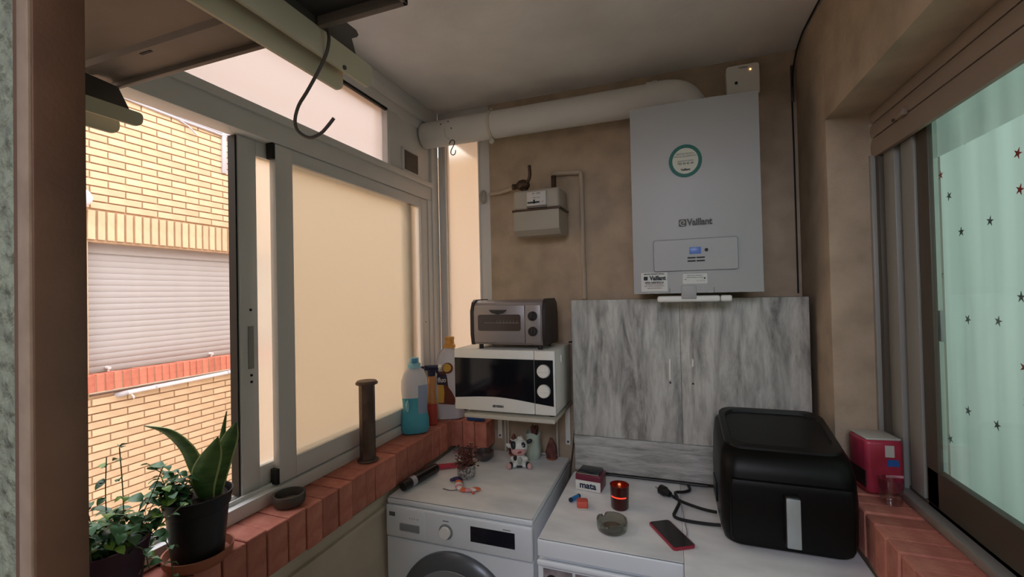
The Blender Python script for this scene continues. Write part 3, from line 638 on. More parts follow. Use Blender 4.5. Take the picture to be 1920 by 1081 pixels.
dk = obj('door', B().lathe([(.235,0),(.235,.012),(.222,.026),(.185,.034)], dc, 56, rot=rx), 'ringgrey', wm)
obj('door_rim', B().lathe([(.185,.030),(.182,.037),(.160,.036),(.150,.028)], dc, 56, rot=rx), 'ringlight', dk)
obj('porthole', B().lathe([(0,.030),(.08,.034),(.152,.0295),(.152,.02)], dc, 48, rot=rx), 'porthole', dk)
obj('kickplate', B().box(x0,y0,.0,x1,y0+.01,.095,.002), 'enamel_cool', wm)

ma = thing('top_machine', 'white 45 cm appliance with photo stickers on its door, marbled top', 'appliance', (-.2,1.6,0))
a0, a1, b0, b1 = -.420, .018, 1.352, 1.905
obj('body', B().box(a0,b0+.02,.03,a1,b1,.818,.004), 'enamel_cool', ma)
obj('lid', B().box(a0,b0,.792,a1,b1,.8465,.005,3), 'enamel_cool', ma)
obj('marble_cover', B().box(a0+.006,b0+.004,.8478,a1,b1,.850), 'marble', ma)
obj('cover_joint', B().box(a0+.006,b0+.0035,.8462,a1,b0+.02,.8477), 'ink', ma)
dd = obj('door', B().box(a0,b0+.004,.10,a1,b0+.02,.780,.003), 'enamel_cool', ma)
obj('door_top_edge', B().box(a0,b0-.010,.768,a1,b0+.006,.786,.006,3), 'enamel_cool', dd)
for k in range(4):
    px = a0+.018+k*.103
    ph = obj('photo_sticker', B().box(px,b0+.0015,.60,px+.094,b0+.0042,.757), 'photo', dd)
    # two heads with dark hair on each print
    for hx, hz in ((px+.030,.722),(px+.068,.712)):
        pass
for k in range(4):
    px = a0+.018+k*.103
    bb = B(); 
    for hx, hz, rr in ((px+.028,.715,.021),(px+.068,.703,.019)):
        bb.lathe([(0,0),(rr,0),(rr,.0006),(0,.0006)], (hx,b0+.0014,hz), 20, rot=rx, sy=1.25)
    obj('print_hair', bb, 'photo_hair' if k != 1 else 'photo_grey', dd)
    bb = B()
    for hx, hz, rr in ((px+.031,.706,.013),(px+.066,.695,.012)):
        bb.lathe([(0,0),(rr,0),(rr,.0007),(0,.0007)], (hx,b0+.0008,hz), 20, rot=rx, sy=1.3)
    obj('print_face', bb, 'photo_skin', dd)
m2 = thing('side_cabinet', 'white cabinet with marbled top under the black air fryer', 'cabinet', (.25,1.6,0))
obj('body', B().box(.022,1.22,.02,.494,1.905,.83,.004), 'enamel_cool', m2)
obj('marble_top', B().box(.0185,1.20,.832,.502,1.907,.850,.003), 'marble', m2)
obj('door', B().box(.03,1.205,.10,.486,1.22,.82,.003), 'enamel_cool', m2)

cbn = thing('wall_cupboard', 'grey distressed-wood cupboard standing behind the machines below the boiler', 'cupboard', (.04,2.0,.86))
c0, c1, cy = -.412, .486, 1.912
obj('carcass', B().box(c0,cy+.018,.868,c1,2.097,1.597,.001), 'wood_v', cbn)
obj('door', B().box(c0,cy,1.010,.034,cy+.017,1.598,.0012), 'wood_v', cbn)
obj('door', B().box(.0352,cy,1.010,c1,cy+.017,1.598,.0012), 'wood_v', cbn)
obj('plinth_board', B().box(c0-.0,cy-.004,.972,c1,cy+.017,1.0085,.001), 'wood_h', cbn)
obj('plinth_board', B().box(c0+.004,cy-.008,.862,c1,cy+.017,.9715,.001), 'wood_h', cbn)
for hx, h0 in ((-.008,1.27),(.078,1.325)):
    h = obj('handle', B().tube([(hx,cy,1.352),(hx,cy-.016,1.350),(hx,cy-.018,1.33),(hx,cy-.018,h0+.005),(hx,cy-.014,h0)],.0042, n=8), 'wpl', cbn)
    obj('screw_hole', B().cyl((hx,cy-.001,1.255),(hx,cy+.001,1.255),.004, n=10), 'ink', cbn)

# ---- shelf carrying the microwave
sf = thing('microwave_shelf', 'small white shelf on brackets and thin rods over the washing machine', 'shelf', (-.66,1.9,.85))
obj('shelf_board', B().box(-.862,1.742,1.098,-.455,2.092,1.114,.002), 'cream', sf)
for x in (-.832, -.480):
    br = obj('bracket', B().box(x-.012,2.086,.90,x+.012,2.092,1.098,.002).box(x-.012,1.84,1.088,x+.012,2.09,1.0975,.001), 'wpl', sf)
    obj('bracket_hole', B().cyl((x,2.0845,.915),(x,2.0865,.915),.006, n=12), 'inkgrey', br)
for x in (-.79, -.775, -.525):
    obj('rod', B().cyl((x,2.055,.852),(x,2.055,1.098),.005, n=8), 'cream', sf)
obj('rod', B().cyl((-.70,2.055,.857),(-.52,2.055,.857),.005, n=8), 'cream', sf)
# ---- microwave
mw = thing('microwave', 'white microwave with black door glass and two round knobs', 'microwave', (-.68,1.87,1.115))
mx0, mx1, my0, my1, mz0, mz1 = -.911, -.451, 1.752, 2.045, 1.128, 1.394
obj('casing', B().box(mx0,my0+.018,mz0,mx1,my1,mz1,.005,2), 'wpl', mw)
fd = obj('door', B().box(mx0,my0,mz0,-.541,my0+.018,mz1,.004,2), 'wpl', mw)
obj('control_panel', B().box(-.5395,my0,mz0,mx1,my0+.018,mz1,.004,2), 'wpl', mw)
def arc(x): t = (x-mx0)/(mx1-mx0); return mz0+.052+.012*math.sin(math.pi*min(1,t*1.15))-.020*max(0,t-.45)
pts = [(mx0+.003,1.356)]+[(mx0+.003+(-.5415-mx0-.003)*i/12, arc(mx0+.003+(-.5415-mx0-.003)*i/12)) for i in range(13)]+[(-.5415,1.356)]
obj('door_glass', B().prism(pts, 'y', my0-.0015, my0+.004), 'doorglass', fd)
cpn = obj('knob_panel', B().prism([(-.5385,1.356),(-.5385,arc(-.5385)),(-.50,arc(-.50)),(-.459,arc(-.459)-.003),(-.459,1.356)], 'y', my0-.0015, my0+.004), 'doorglass', mw)
for z in (1.310, 1.228):
    kn = obj('knob', B().lathe([(0,.014),(.0235,.014),(.0265,.011),(.028,0)], (-.499,my0-.0015,z), 30, rot=rx), 'wpl', mw)
    obj('grip_ridge', B().box(-.522,my0-.0185,z-.002,-.476,my0-.0145,z+.002,.001), 'wpl', kn)
obj('lettering', B().text('SEVERIN', .0135, (-.705,my0-.0008,1.1475), bold=.0006), 'ink', mw)
obj('side_clip', B().box(mx1,my0+.10,1.335,mx1+.004,my0+.115,1.365,.001), 'wpl', mw)
for x in (-.88,-.48):
    for y in (1.80,2.0): obj('foot', B().cyl((x,y,1.114),(x,y,1.13),.012, n=12), 'rubber', mw)
mc = single('microwave_cable', B().tube([(-.452,2.03,1.40),(-.435,2.05,1.395),(-.425,2.06,1.33),(-.428,2.06,1.15),(-.432,2.05,1.05),(-.436,2.0,.93),(-.440,1.90,.78),(-.443,1.75,.60)],.004, n=8), 'cable', 'black power cable hanging between microwave and grey cupboard', 'cable', (-.44,2.0,.6))

# ---- toaster oven
to = thing('toaster_oven', 'taupe toaster oven with black side standing on the microwave', 'toaster oven', (-.66,1.87,1.394))
tx0, tx1, ty0, ty1, tz0, tz1 = -.824, -.492, 1.765, 1.965, 1.412, 1.606
sidep = [(ty0+.0,tz0+.004),(ty0-.010,tz0+.05),(ty0-.010,tz1-.05),(ty0+.008,tz1-.012),(ty0+.03,tz1),(ty1-.05,tz1),(ty1-.015,tz1-.02),(ty1,tz1-.07),(ty1,tz0+.01),(ty1-.01,tz0)]
obj('body', B().prism(sidep, 'x', tx0+.008, tx1-.008), 'toaster', to)
obj('end_cap', B().prism([(y+(.004 if y>1.9 else -.004), z+(.004 if z>1.5 else -.002)) for y, z in sidep], 'x', tx1-.010, tx1+.004), 'toaster_side', to)
obj('end_cap', B().prism([(y+(.004 if y>1.9 else -.004), z+(.004 if z>1.5 else -.002)) for y, z in sidep], 'x', tx0-.004, tx0+.010), 'toaster_side', to)
yt = ty0-.010
td = obj('door', B().box(tx0+.016,yt-.006,tz0+.012,-.577,yt+.004,tz1-.022,.003), 'toaster', to)
obj('door_window', B().prism(roundrect(-.790,1.475,-.594,1.545,.010), 'y', yt-.0075, yt-.004), 'toaster_glass', td)
obj('handle', B().prism([(-.735,1.565),(-.655,1.565),(-.668,1.553),(-.695,1.546),(-.722,1.553)], 'y', yt-.016, yt-.005), 'toaster_side', td)
for k in range(7): obj('rack_wire', B().cyl((-.70+k*.015,yt-.0078,1.505-.0),(-.70+k*.015,yt-.0078,1.522),.0007, n=6), 'steel', td)
obj('rack_bar', B().cyl((-.76,yt-.0082,1.510),(-.60,yt-.0082,1.510),.001, n=6), 'steel', td)
obj('knob_plate', B().box(-.573,yt-.004,tz0+.012,-.508,yt+.004,tz1-.022,.002), 'toaster', to)
for z in (1.538, 1.474):
    k = obj('knob', B().lathe([(0,.016),(.015,.016),(.0185,.013),(.020,0)], (-.541,yt-.004,z), 24, rot=rx), 'toaster_side', to)
    obj('knob_bar', B().box(-.545,yt-.026,z-.015,-.537,yt-.019,z+.015,.002), 'toaster_side', k)
for x in (tx0+.03, tx1-.03):
    for y in (1.79,1.93): obj('foot', B().cyl((x,y,1.3945),(x,y,1.416),.010, n=12), 'toaster_side', to)

# ---- air fryer
af = thing('air_fryer', 'large black air fryer with silver handle on the marbled top at right', 'air fryer', (.31,1.61,.85))
AX = .310; AY = 1.625
prof_ = []
def rr_ring(hx, hy, cx, cy_, z, n=8, r=.05, tiltz=0):
    p = []
    for qx, qy, a0 in ((1,1,0),(-1,1,90),(-1,-1,180),(1,-1,270)):
        for k in range(n):
            a = R(a0+90*k/(n-1)); x = cx+qx*(hx-r)+r*math.cos(a); y = cy_+qy*(hy-r)+r*math.sin(a)
            p.append((x, y, z+tiltz*(y-cy_)))
    return p
def loft(rings, cap=True):
    b = B(); R_ = [[b.bm.verts.new(v) for v in r] for r in rings]; n = len(R_[0]); fs = []
    for a, c in zip(R_, R_[1:]):
        for i in range(n): fs.append(b.bm.faces.new((a[i], a[(i+1) % n], c[(i+1) % n], c[i])))
    if cap: fs += [b.bm.faces.new(R_[0]), b.bm.faces.new(R_[-1])]
    bmesh.ops.recalc_face_normals(b.bm, faces=fs); return b
obj('body', loft([rr_ring(.150,.130,AX,AY,.858), rr_ring(.168,.148,AX,AY,.866), rr_ring(.178,.154,AX,AY,.90), rr_ring(.180,.156,AX,AY,1.02), rr_ring(.177,.152,AX,AY+.003,1.10,tiltz=.12), rr_ring(.170,.142,AX,AY+.009,1.150,tiltz=.22), rr_ring(.155,.126,AX,AY+.012,1.168,tiltz=.24)]), 'black_gloss', af)
obj('top_rim', loft([rr_ring(.160,.128,AX,AY+.018,1.160,tiltz=.24), rr_ring(.158,.126,AX,AY+.018,1.176,tiltz=.24), rr_ring(.140,.108,AX,AY+.018,1.178,tiltz=.24), rr_ring(.136,.104,AX,AY+.018,1.170,tiltz=.24)]), 'blackp', af)
dw = obj('basket_drawer', loft([rr_ring(.150,.010,AX,1.468,.885,r=.008), rr_ring(.156,.011,AX,1.466,.90,r=.008), rr_ring(.156,.011,AX,1.464,1.05,r=.008), rr_ring(.150,.010,AX,1.468,1.065,r=.008)]), 'black_gloss', af)
obj('handle_arm', B().box(AX-.020,1.425,.898,AX+.020,1.462,1.046,.008,3), 'blackp', dw)
obj('handle_strip', B().box(AX-.0175,1.4225,.902,AX+.0175,1.428,1.040,.002), 'silver', dw, label='silver handle face')
for x in (.19,.43):
    for y in (1.53,1.72): obj('foot', B().cyl((x,y,.850),(x,y,.862),.014, n=12), 'rubber', af)
obj('side_vent', B().box(.1265,1.60,.93,.131,1.70,.99,.001), 'blackp', af)
ca = thing('fryer_cable', 'black power cable with plug lying across the marbled top', 'cable', (.03,1.7,.85))
obj('cord', B().tube([(.137,1.585,.862),(.10,1.590,.857),(.03,1.592,.857),(-.005,1.61,.857),(.0,1.655,.857),(.012,1.70,.862),(.012,1.74,.857),(.0,1.80,.857),(.03,1.815,.857),(.052,1.84,.857),(.05,1.885,.857)],.0055, n=10), 'cable', ca)
obj('cord', B().tube([(.131,1.655,.870),(.09,1.672,.866),(.03,1.70,.868),(.005,1.725,.867),(-.02,1.755,.868)],.0055, n=10), 'cable', ca)
pg = obj('plug', B().cyl((-.018,1.752,.868),(-.036,1.768,.870),.010,.017).cyl((-.036,1.768,.870),(-.052,1.782,.871),.0185,.0185), 'blackp', ca)
obj('pin', B().cyl((-.050,1.772,.871),(-.066,1.786,.871),.0024, n=8).cyl((-.058,1.785,.871),(-.072,1.797,.871),.0024, n=8), 'steel', pg)
single('charging_wire', B().tube([(.012,1.73,.872),(.022,1.68,.858),(.026,1.60,.853),(.032,1.53,.853),(.030,1.50,.853)],.0018, n=6), 'greyc', 'thin grey wire beside the phone on the marbled top', 'cable', (.02,1.6,.851))
single('loose_cable', B().tube([(-.33,1.897,.857),(-.25,1.898,.857),(-.1,1.898,.857),(.02,1.898,.857),(.12,1.896,.857)],.0048, n=8), 'cable', 'black cable lying along the foot of the grey cupboard', 'cable', (-.1,1.898,.852))

# ---- small things on the marbled top
ph = thing('smartphone', 'black smartphone in a red case lying on the marbled top', 'phone', (-.016,1.492,.8505), math.atan2(1.441-1.588, .058+.026)+0.0)
L_, W_ = .160, .074
obj('case', loft([rr_ring(L_/2-.001,W_/2-.001,0,0,0,r=.010), rr_ring(L_/2,W_/2,0,0,.003,r=.011), rr_ring(L_/2,W_/2,0,0,.008,r=.011), rr_ring(L_/2-.002,W_/2-.002,0,0,.0092,r=.010)]), 'phone_red', ph, world=False)
obj('screen', loft([rr_ring(L_/2-.004,W_/2-.004,0,0,.0085,r=.008), rr_ring(L_/2-.004,W_/2-.004,0,0,.0098,r=.008)]), 'phone', ph, world=False)
at = thing('ashtray', 'smoked glass ashtray in front of the red candle', 'ashtray', (-.198,1.472,.8505))
def ashtray(parent, r, h, material, notch):
    b = B(); n = 40; pr = [(0,0),(r*.82,0),(r*.95,h*.15),(r,h*.45),(r,h*.92),(r*.98,h),(r*.90,h),(r*.88,h*.9),(r*.84,h*.3),(r*.7,h*.2),(0,h*.2)]
    b.lathe(pr, (0,0,0), n)
    for v in b.bm.verts:
        a = math.degrees(math.atan2(v.co.y, v.co.x)) % 360
        if v.co.z > h*.6 and math.hypot(v.co.x, v.co.y) > r*.8:
            for q in notch:
                dlt = min(abs(a-q), 360-abs(a-q))
                if dlt < 9: v.co.z -= h*.32
    return obj('dish', b, material, parent, world=False)
ashtray(at, .050, .036, 'smoked', (135, 255, 15))
obj('ash', B().lathe([(0,.011),(.034,.010),(.036,.0078),(0,.0076)], (0,0,0), 20), 'ash', at, world=False)
obj('cigarette_butt', B().cyl((-.03,-.02,.013),(-.012,-.030,.016),.004, n=10), 'cream', at, world=False)
cd = thing('candle_glass', 'red glass votive with a burning candle', 'candle', (-.190,1.632,.8505))
obj('glass', B().lathe([(0,0),(.028,0),(.031,.004),(.034,.080),(.0345,.084),(.0325,.084),(.0310,.078),(.0285,.010),(0,.008)], (0,0,0), 36), 'redglass', cd, world=False)
obj('wax', B().lathe([(0,.009),(.027,.009),(.029,.046),(.012,.045),(0,.046)], (0,0,0), 28), 'wax', cd, world=False)
obj('wick', B().cyl((0,0,.045),(.001,0,.054),.0008, n=6), 'ink', cd, world=False)
obj('flame', B().lathe([(0,.052),(.0028,.057),(.0020,.063),(0,.070)], (0,0,0), 12), 'flame', cd, world=False)
bnd = B()
for i in range(-5, 6):
    a = R(-90-3+i*9.5)
    bnd.ball((.0305*math.cos(a), .0305*math.sin(a), .047), .0043, n=8, sc=(1.0,1.0,.75))
obj('glowing_wax_rim', bnd, 'glow', cd, label='wax rim glowing bright red through the glass', world=False)
lt = bpy.data.lights.new('candle_light', 'POINT'); lt.energy = .05; lt.color = (1,.25,.1); lt.shadow_soft_size = .004
lo = bpy.data.objects.new('candle_light', lt); COL.objects.link(lo); lo.parent = cd; lo.location = (0,0,.066)

tn = thing('cube_box', 'maroon box with dark lid lettered mata', 'box', (-.318,1.770,.8505), R(-6))
obj('body', B().box(-.052,-.040,0,.052,.040,.062,.005,3), 'tin_red', tn, world=False)
obj('lid', B().box(-.044,-.034,.062,.044,.036,.072,.005,3), 'tin_blue', tn, world=False)
obj('lid_edge', B().tube([(-.043,-.036,.064),(.043,-.036,.064)],.0018, n=8, smooth=0), 'tin_edge', tn, world=False)
lbk = obj('name_card', B().box(-.050,-.0445,.002,.050,-.041,.040,.001), 'label', tn, label='white card reading mata', world=False)
obj('lettering', B().text('mata', .034, (0,-.0447,.012), bold=.0012, ext=.0004), 'ink_navy', lbk, world=False)
bt = thing('battery', 'small blue battery with dark ends left of the coral cube', 'battery', (-.357,1.640,.859), R(62))
obj('sleeve', B().cyl((-.020,0,0),(.020,0,0),.0078), 'batt', bt, world=False)
obj('end_band', B().cyl((-.026,0,0),(-.0195,0,0),.008).ball((-.026,0,0),.0078,n=12,sc=(.5,1,1)), 'ink_navy', bt, world=False)
obj('end_band', B().cyl((.0195,0,0),(.026,0,0),.008).ball((.026,0,0),.0078,n=12,sc=(.5,1,1)), 'ink_navy', bt, world=False)
ec = thing('coral_cube', 'coral red rounded rubber cube beside the blue battery', 'toy', (-.318,1.588,.8505), R(12))
obj('cube', B().box(-.020,-.018,.005,.020,.018,.031,.006,3), 'coral', ec, world=False)
obj('base', B().box(-.018,-.016,0,.018,.016,.006,.003,2), 'cream', ec, label='cream underside', world=False)

# ---- small things on the washing machine
cw = thing('cow_figurine', 'sitting cow figurine, white with black patches and pink snout', 'figurine', (-.660,1.885,.8495), R(17))
cw.scale = (1.15, 1.15, 1.15)
hz = .078
obj('body', B().ball((0,0,.030),.026, sc=(1.0,.8,1.0)).ball((-.022,-.006,.034),.011,sc=(1.2,.9,1)).ball((.022,-.006,.034),.011,sc=(1.2,.9,1)).ball((-.024,-.012,.012),.012,sc=(1.3,1,.85)).ball((.024,-.012,.012),.012,sc=(1.3,1,.85)), 'cow_w', cw, world=False)
obj('belly', B().ball((.002,-.014,.030),.013, sc=(.9,.8,1.2)), 'cow_g', cw, world=False)
obj('patch', B().ball((-.016,-.014,.040),.009, sc=(.9,.9,1.2)).ball((0,.0,.006),.020,sc=(1.0,.9,.35)), 'cow_b', cw, world=False)
for s in (-1,1):
    hf = obj('hoof', B().ball((s*.040,-.026,.0125),.0125, sc=(.8,.8,1)), 'cow_p', cw, world=False)
    obj('hoof_cuff', B().ball((s*.033,-.019,.0135),.0125, sc=(.8,.8,1.05)), 'cow_b', hf, world=False)
hd = obj('head', B().ball((0,-.002,hz+.004),.031, n=24, sc=(1.1,.92,1.0)), 'cow_w', cw, world=False)
obj('eye_patch', B().ball((-.019,-.018,hz+.010),.0155, sc=(.85,.7,1.25), rot=Euler((0,R(-20),0)).to_matrix()), 'cow_b', hd, world=False)
obj('eye_patch', B().ball((.016,-.021,hz+.014),.0105, sc=(.9,.7,1.1)), 'cow_b', hd, world=False)
obj('eye', B().ball((.016,-.0285,hz+.0145),.0022), 'cow_w', hd, world=False)
obj('snout', B().ball((-.001,-.012,hz-.010),.0255, n=24, sc=(1.2,.95,.72)), 'cow_p', hd, world=False)
obj('mouth', B().ball((.002,-.0345,hz-.009),.0085, n=16, sc=(1.1,.35,.6), rot=Euler((0,R(-18),0)).to_matrix()), 'cow_m', hd, world=False)
obj('tuft', B().ball((.0,-.006,hz+.036),.008,sc=(1,.8,1)).ball((.009,-.008,hz+.034),.007,sc=(1,.8,1.1)).lathe([(0,.012),(.003,.006),(.004,0)],(.008,-.006,hz+.036),10), 'cow_w', hd, world=False)
for s in (-1,1):
    e = obj('ear', B().ball((s*.040,0,hz+.014+s*.008),.012, sc=(1.1,.5,.7), rot=Euler((0,R(-s*28),0)).to_matrix()), 'cow_w' if s < 0 else 'cow_b', hd, world=False)
obj('horn', B().lathe([(.004,0),(.003,.007),(0,.014)], (-.026,-.002,hz+.026), 10, rot=Euler((0,R(-50),0)).to_matrix()), 'cream', hd, world=False)

wp = thing('dried_plant_pot', 'small speckled white pot with a dried reddish plant', 'plant', (-.842,1.712,.8495))
wp.scale = (1.1, 1.1, 1.1)
obj('pot', B().lathe([(0,0),(.026,0),(.034,.008),(.036,.030),(.035,.052),(.0325,.052),(.032,.035),(.0,.034)], (0,0,0), 26), 'whitepot', wp, world=False)
obj('soil', B().lathe([(0,.044),(.0315,.042)], (0,0,0), 20), 'soil', wp, world=False)
tw = B(); rnd = random.Random(3)
for i in range(70):
    a = rnd.uniform(0,6.28); r_ = rnd.uniform(.008,.056); h = rnd.uniform(.055,.118)
    e = (r_*math.cos(a), r_*math.sin(a), h); mdl = (e[0]*.4+rnd.uniform(-.006,.006), e[1]*.4+rnd.uniform(-.006,.006), .044+(h-.044)*.55)
    tw.tube([(rnd.uniform(-.008,.008),rnd.uniform(-.008,.008),.042), mdl, e], .0009, n=4, smooth=2)
    for q in range(5):
        tw.ball((e[0]+rnd.uniform(-.009,.009), e[1]+rnd.uniform(-.009,.009), e[2]+rnd.uniform(-.012,.008)), rnd.uniform(.0024,.0052), n=5, sc=(1,1,.6))
obj('dried_foliage', tw, 'dried', wp, kind='stuff', world=False)
bw = single('shell_bowl', B().lathe([(0,0),(.020,0),(.038,.014),(.046,.032),(.045,.042),(.042,.041),(.038,.025),(0,.010)], (0,0,0), 26, power=2.3), 'bowl', 'dark pearly round bowl behind the dried plant pot', 'bowl', (-.848,1.915,.8495), world=False)
sc = thing('scalloped_pot', 'pale green pot with scalloped rim behind the cow figurine', 'pot', (-.628,2.0,.8495))
pb = B().lathe([(0,0),(.022,0),(.032,.012),(.036,.045),(.030,.085),(.036,.120),(.033,.120),(.027,.088),(0,.080)], (0,0,0), 24, power=3)
for v in pb.bm.verts:
    if v.co.z > .10: v.co.z += .010*abs(math.cos(2*math.atan2(v.co.y, v.co.x)))
obj('pot', pb, 'jar', sc, world=False)
tw = B()
for i in range(26):
    a = rnd.uniform(0,6.28); r_ = rnd.uniform(.0,.030); tw.tube([(r_*.3*math.cos(a),r_*.3*math.sin(a),.082),(r_*math.cos(a),r_*math.sin(a),.125+rnd.uniform(0,.035))],.003, n=5, smooth=0)
obj('dried_foliage', tw, 'dried', sc, kind='stuff', world=False)
for nm, xx, lab in (('dark_cone', -.545, 'dark red dried cone at the right end under the shelf'), ('dark_cone', -.735, 'dark olive dried bunch at the left behind the cow figurine')):
    c = thing(nm, lab, 'decoration', (xx,2.02,.8495))
    obj('saucer', B().lathe([(0,0),(.022,0),(.028,.008),(0,.008)],(0,0,0),20), 'terracotta', c, world=False)
    q = B().lathe([(.020,.008),(.027,.03),(.020,.06),(.006,.095),(0,.10)], (0,0,0), 16)
    for v in q.bm.verts: v.co += Vector((rnd.uniform(-1,1),rnd.uniform(-1,1),rnd.uniform(-1,1)))*.0035
    obj('cone', q, 'dried', c, world=False)
# lighter + utensil lying across
tk = thing('black_flask', 'black tube-shaped flask with a grey band lying by the left edge', 'flask', (-1.01,1.60,.872), math.atan2(1.72-1.53, -1.005+1.035))
obj('barrel', B().cyl((-.055,0,0),(.115,0,0),.020), 'blackp', tk, world=False)
obj('grey_band', B().cyl((-.052,0,0),(-.026,0,0),.0206), 'grey_tape', tk, label='pale grey band', world=False)
obj('cap', B().cyl((-.092,0,0),(-.052,0,0),.019,.0205).ball((-.092,0,0),.019,n=16,sc=(.3,1,1)), 'blackp', tk, world=False)
pr_ = thing('red_scraper', 'red plastic handled scraper lying behind the black flask', 'tool', (-.955,1.78,.8495), R(33))
obj('handle', B().prism([(-.07,-.010),(.02,-.009),(.062,-.006),(.062,.006),(.02,.009),(-.07,.013)], 'z', .004, .020), 'pinkred', pr_, world=False)
obj('blade', B().prism([(-.07,-.010),(-.09,-.030),(-.115,-.030),(-.115,.030),(-.09,.030),(-.07,.013)], 'z', .001, .008), 'pinkred', pr_, world=False)
ch = thing('bead_charm', 'colourful beaded charm, orange pink and white, on the washing machine', 'charm', (-.815,1.612,.8495))
ch.scale = (1.5, 1.5, 1.4)
rb_ = random.Random(11)
for i in range(16):
    t = i/15; x = -.045+.09*t; y = .030-.060*t+.014*math.sin(t*9); rr = .004+.006*math.sin(math.pi*min(1,t*1.2+.1))
    mt = 'bead_d' if i < 5 else ('bead_o','bead_w','bead_p','bead_w','bead_o')[i % 5]
    obj('bead', B().ball((x,y,rr*.8),rr,n=12,sc=(1.2,1,.8)), mt, ch, world=False)
for i in range(6):
    x = .0+.009*i; y = -.004-.010*math.sin(i*.7)
    obj('petal', B().ball((x,y-.006,.006),.011,n=12,sc=(1.25,.7,.45), rot=Euler((0,0,rb_.uniform(-.6,.6))).to_matrix()), ('bead_p','bead_w','bead_o')[i % 3], ch, world=False)
obj('string', B().tube([(-.045,-.022,.002),(-.02,-.026,.002),(.0,-.018,.003),(.03,-.02,.003),(.047,-.012,.003)],.0012, n=6), 'inkgrey', ch, world=False)

# ================================================================ THINGS ON THE LEFT SILL
SZ = 1.0015
vt = thing('metal_tube', 'tall rusty brown metal tube with flanged lid on the sill', 'tube', (-1.115,1.412,SZ))
obj('tube', B().lathe([(0,.003),(.030,.003),(.030,.295),(.0,.295)], (0,0,0), 8), 'rust', vt, world=False)
obj('lid', B().lathe([(0,.293),(.041,.294),(.042,.300),(.036,.307),(0,.309)], (0,0,0), 28), 'rust', vt, world=False)
obj('base', B().lathe([(0,0),(.039,0),(.041,.003),(.036,.007),(0,.007)], (0,0,0), 28), 'rust', vt, world=False)
a2 = thing('ashtray', 'round dark metal ashtray on the brick sill below the sash', 'ashtray', (-1.115,1.040,SZ+.001))
ashtray(a2, .046, .034, 'steel_dark', (40,))
obj('ash', B().lathe([(0,.010),(.034,.009),(.036,.0072),(0,.0070)], (0,0,0), 20), 'ash', a2, world=False)

def bottle(parent, prof, mat_, sx=1, sy=1, name='body'):
    return obj(name, B().lathe(prof, (0,0,0), 32, sx, sy, power=2.6), mat_, parent, world=False)
bb = thing('softener_bottle', 'half-full bottle of blue fabric softener with blue cap', 'bottle', (-1.126,1.765,SZ), R(38))
bottle(bb, [(.040,.0),(.050,.004),(.056,.02),(.055,.06),(.047,.115),(.050,.160),(.0505,.165)], 'bottle_b', 1.15, .72, 'liquid_part')
bottle(bb, [(.0506,.165),(.053,.20),(.052,.24),(.042,.275),(.030,.295),(.024,.300)], 'bottle_w', 1.15, .72, 'upper_body')
obj('collar', B().lathe([(.024,.298),(.030,.299),(.030,.318),(.022,.321),(.021,.345),(.0,.345)], (0,0,0), 28), 'bottle_bl', bb, world=False)
obj('cap_core', B().box(-.012,-.024,.322,.013,-.010,.344,.002), 'cap_blue', bb, world=False)
lb_ = obj('label', B().lathe([(.0515,.062),(.0485,.115),(.0515,.165),(.0535,.205),(.0530,.222)], (0,0,0), 32, 1.16, .73, power=2.6), 'bottle_label', bb, label='blue-grey label on one side', world=False)
for v in [v for v in lb_.data.vertices]: pass
bmx = bmesh.new(); bmx.from_mesh(lb_.data); bmesh.ops.delete(bmx, geom=[f for f in bmx.faces if f.calc_center_median().x < .012 or f.calc_center_median().y > 0], context='FACES'); bmx.to_mesh(lb_.data); bmx.free()
obj('grip_recess', B().ball((-.036,-.034,.13),.016, sc=(.5,.5,1.8)), 'bottle_bl', bb, world=False)

sp = thing('spray_bottle', 'cleaning spray bottle with navy trigger and yellow to red liquid', 'bottle', (-1.112,1.895,SZ), R(24))
bottle(sp, [(.022,0),(.026,.004),(.026,.05),(.023,.105)], 'reddish', 1.0, .8, 'lower_liquid')
bottle(sp, [(.023,.105),(.019,.14),(.017,.17),(.020,.205),(.018,.235),(.014,.25)], 'amber', 1.0, .8, 'upper_liquid')
hd_ = obj('trigger_head', B().cyl((0,0,.238),(0,0,.268),.018,.020).box(-.034,-.011,.266,.036,.011,.290,.004).cyl((-.056,0,.280),(-.030,0,.279),.006).prism([(.012,.27),(.030,.268),(.044,.240),(.036,.236)], 'y', -.006, .006), 'navy', sp, world=False)
obj('nozzle', B().cyl((.034,0,.281),(.050,0,.281),.011), 'wpl', hd_, label='white nozzle', world=False)
wb = thing('detergent_bottle', 'tall white detergent bottle with orange cap and gold label in the corner', 'bottle', (-1.084,2.028,SZ), R(28))
bottle(wb, [(.060,0),(.068,.004),(.069,.10),(.064,.17),(.068,.22),(.064,.275),(.050,.325),(.034,.350),(.022,.362)], 'bottle_w', 1.10, .60)
obj('cap', B().lathe([(.024,.360),(.030,.361),(.030,.376),(.024,.380),(.023,.403),(.026,.404),(.025,.416),(0,.416)], (.004,0,0), 20), 'orange_cap', wb, world=False)
lw = obj('label', B().prism([(-.058,.085),(.024,.075),(.030,.10),(.012,.14),(-.006,.165),(-.012,.215),(-.020,.245),(-.050,.245),(-.058,.20)], 'y', -.0445, -.036), 'brownlab', wb, label='brown and gold printed label', world=False)
obj('label_gold', B().prism([(-.058,.090),(-.030,.088),(-.026,.14),(-.030,.18),(-.058,.19)], 'y', -.0450, -.040), 'gold', lw, world=False)
obj('name_band', B().prism([(-.062,.182),(-.014,.176),(-.014,.228),(-.062,.232)], 'y', -.0462, -.040), 'navy', lw, world=False)
obj('lettering', B().text('fluo', .034, (-.038,-.0466,.193), bold=.0006, sx=.8), 'label', lw, world=False)
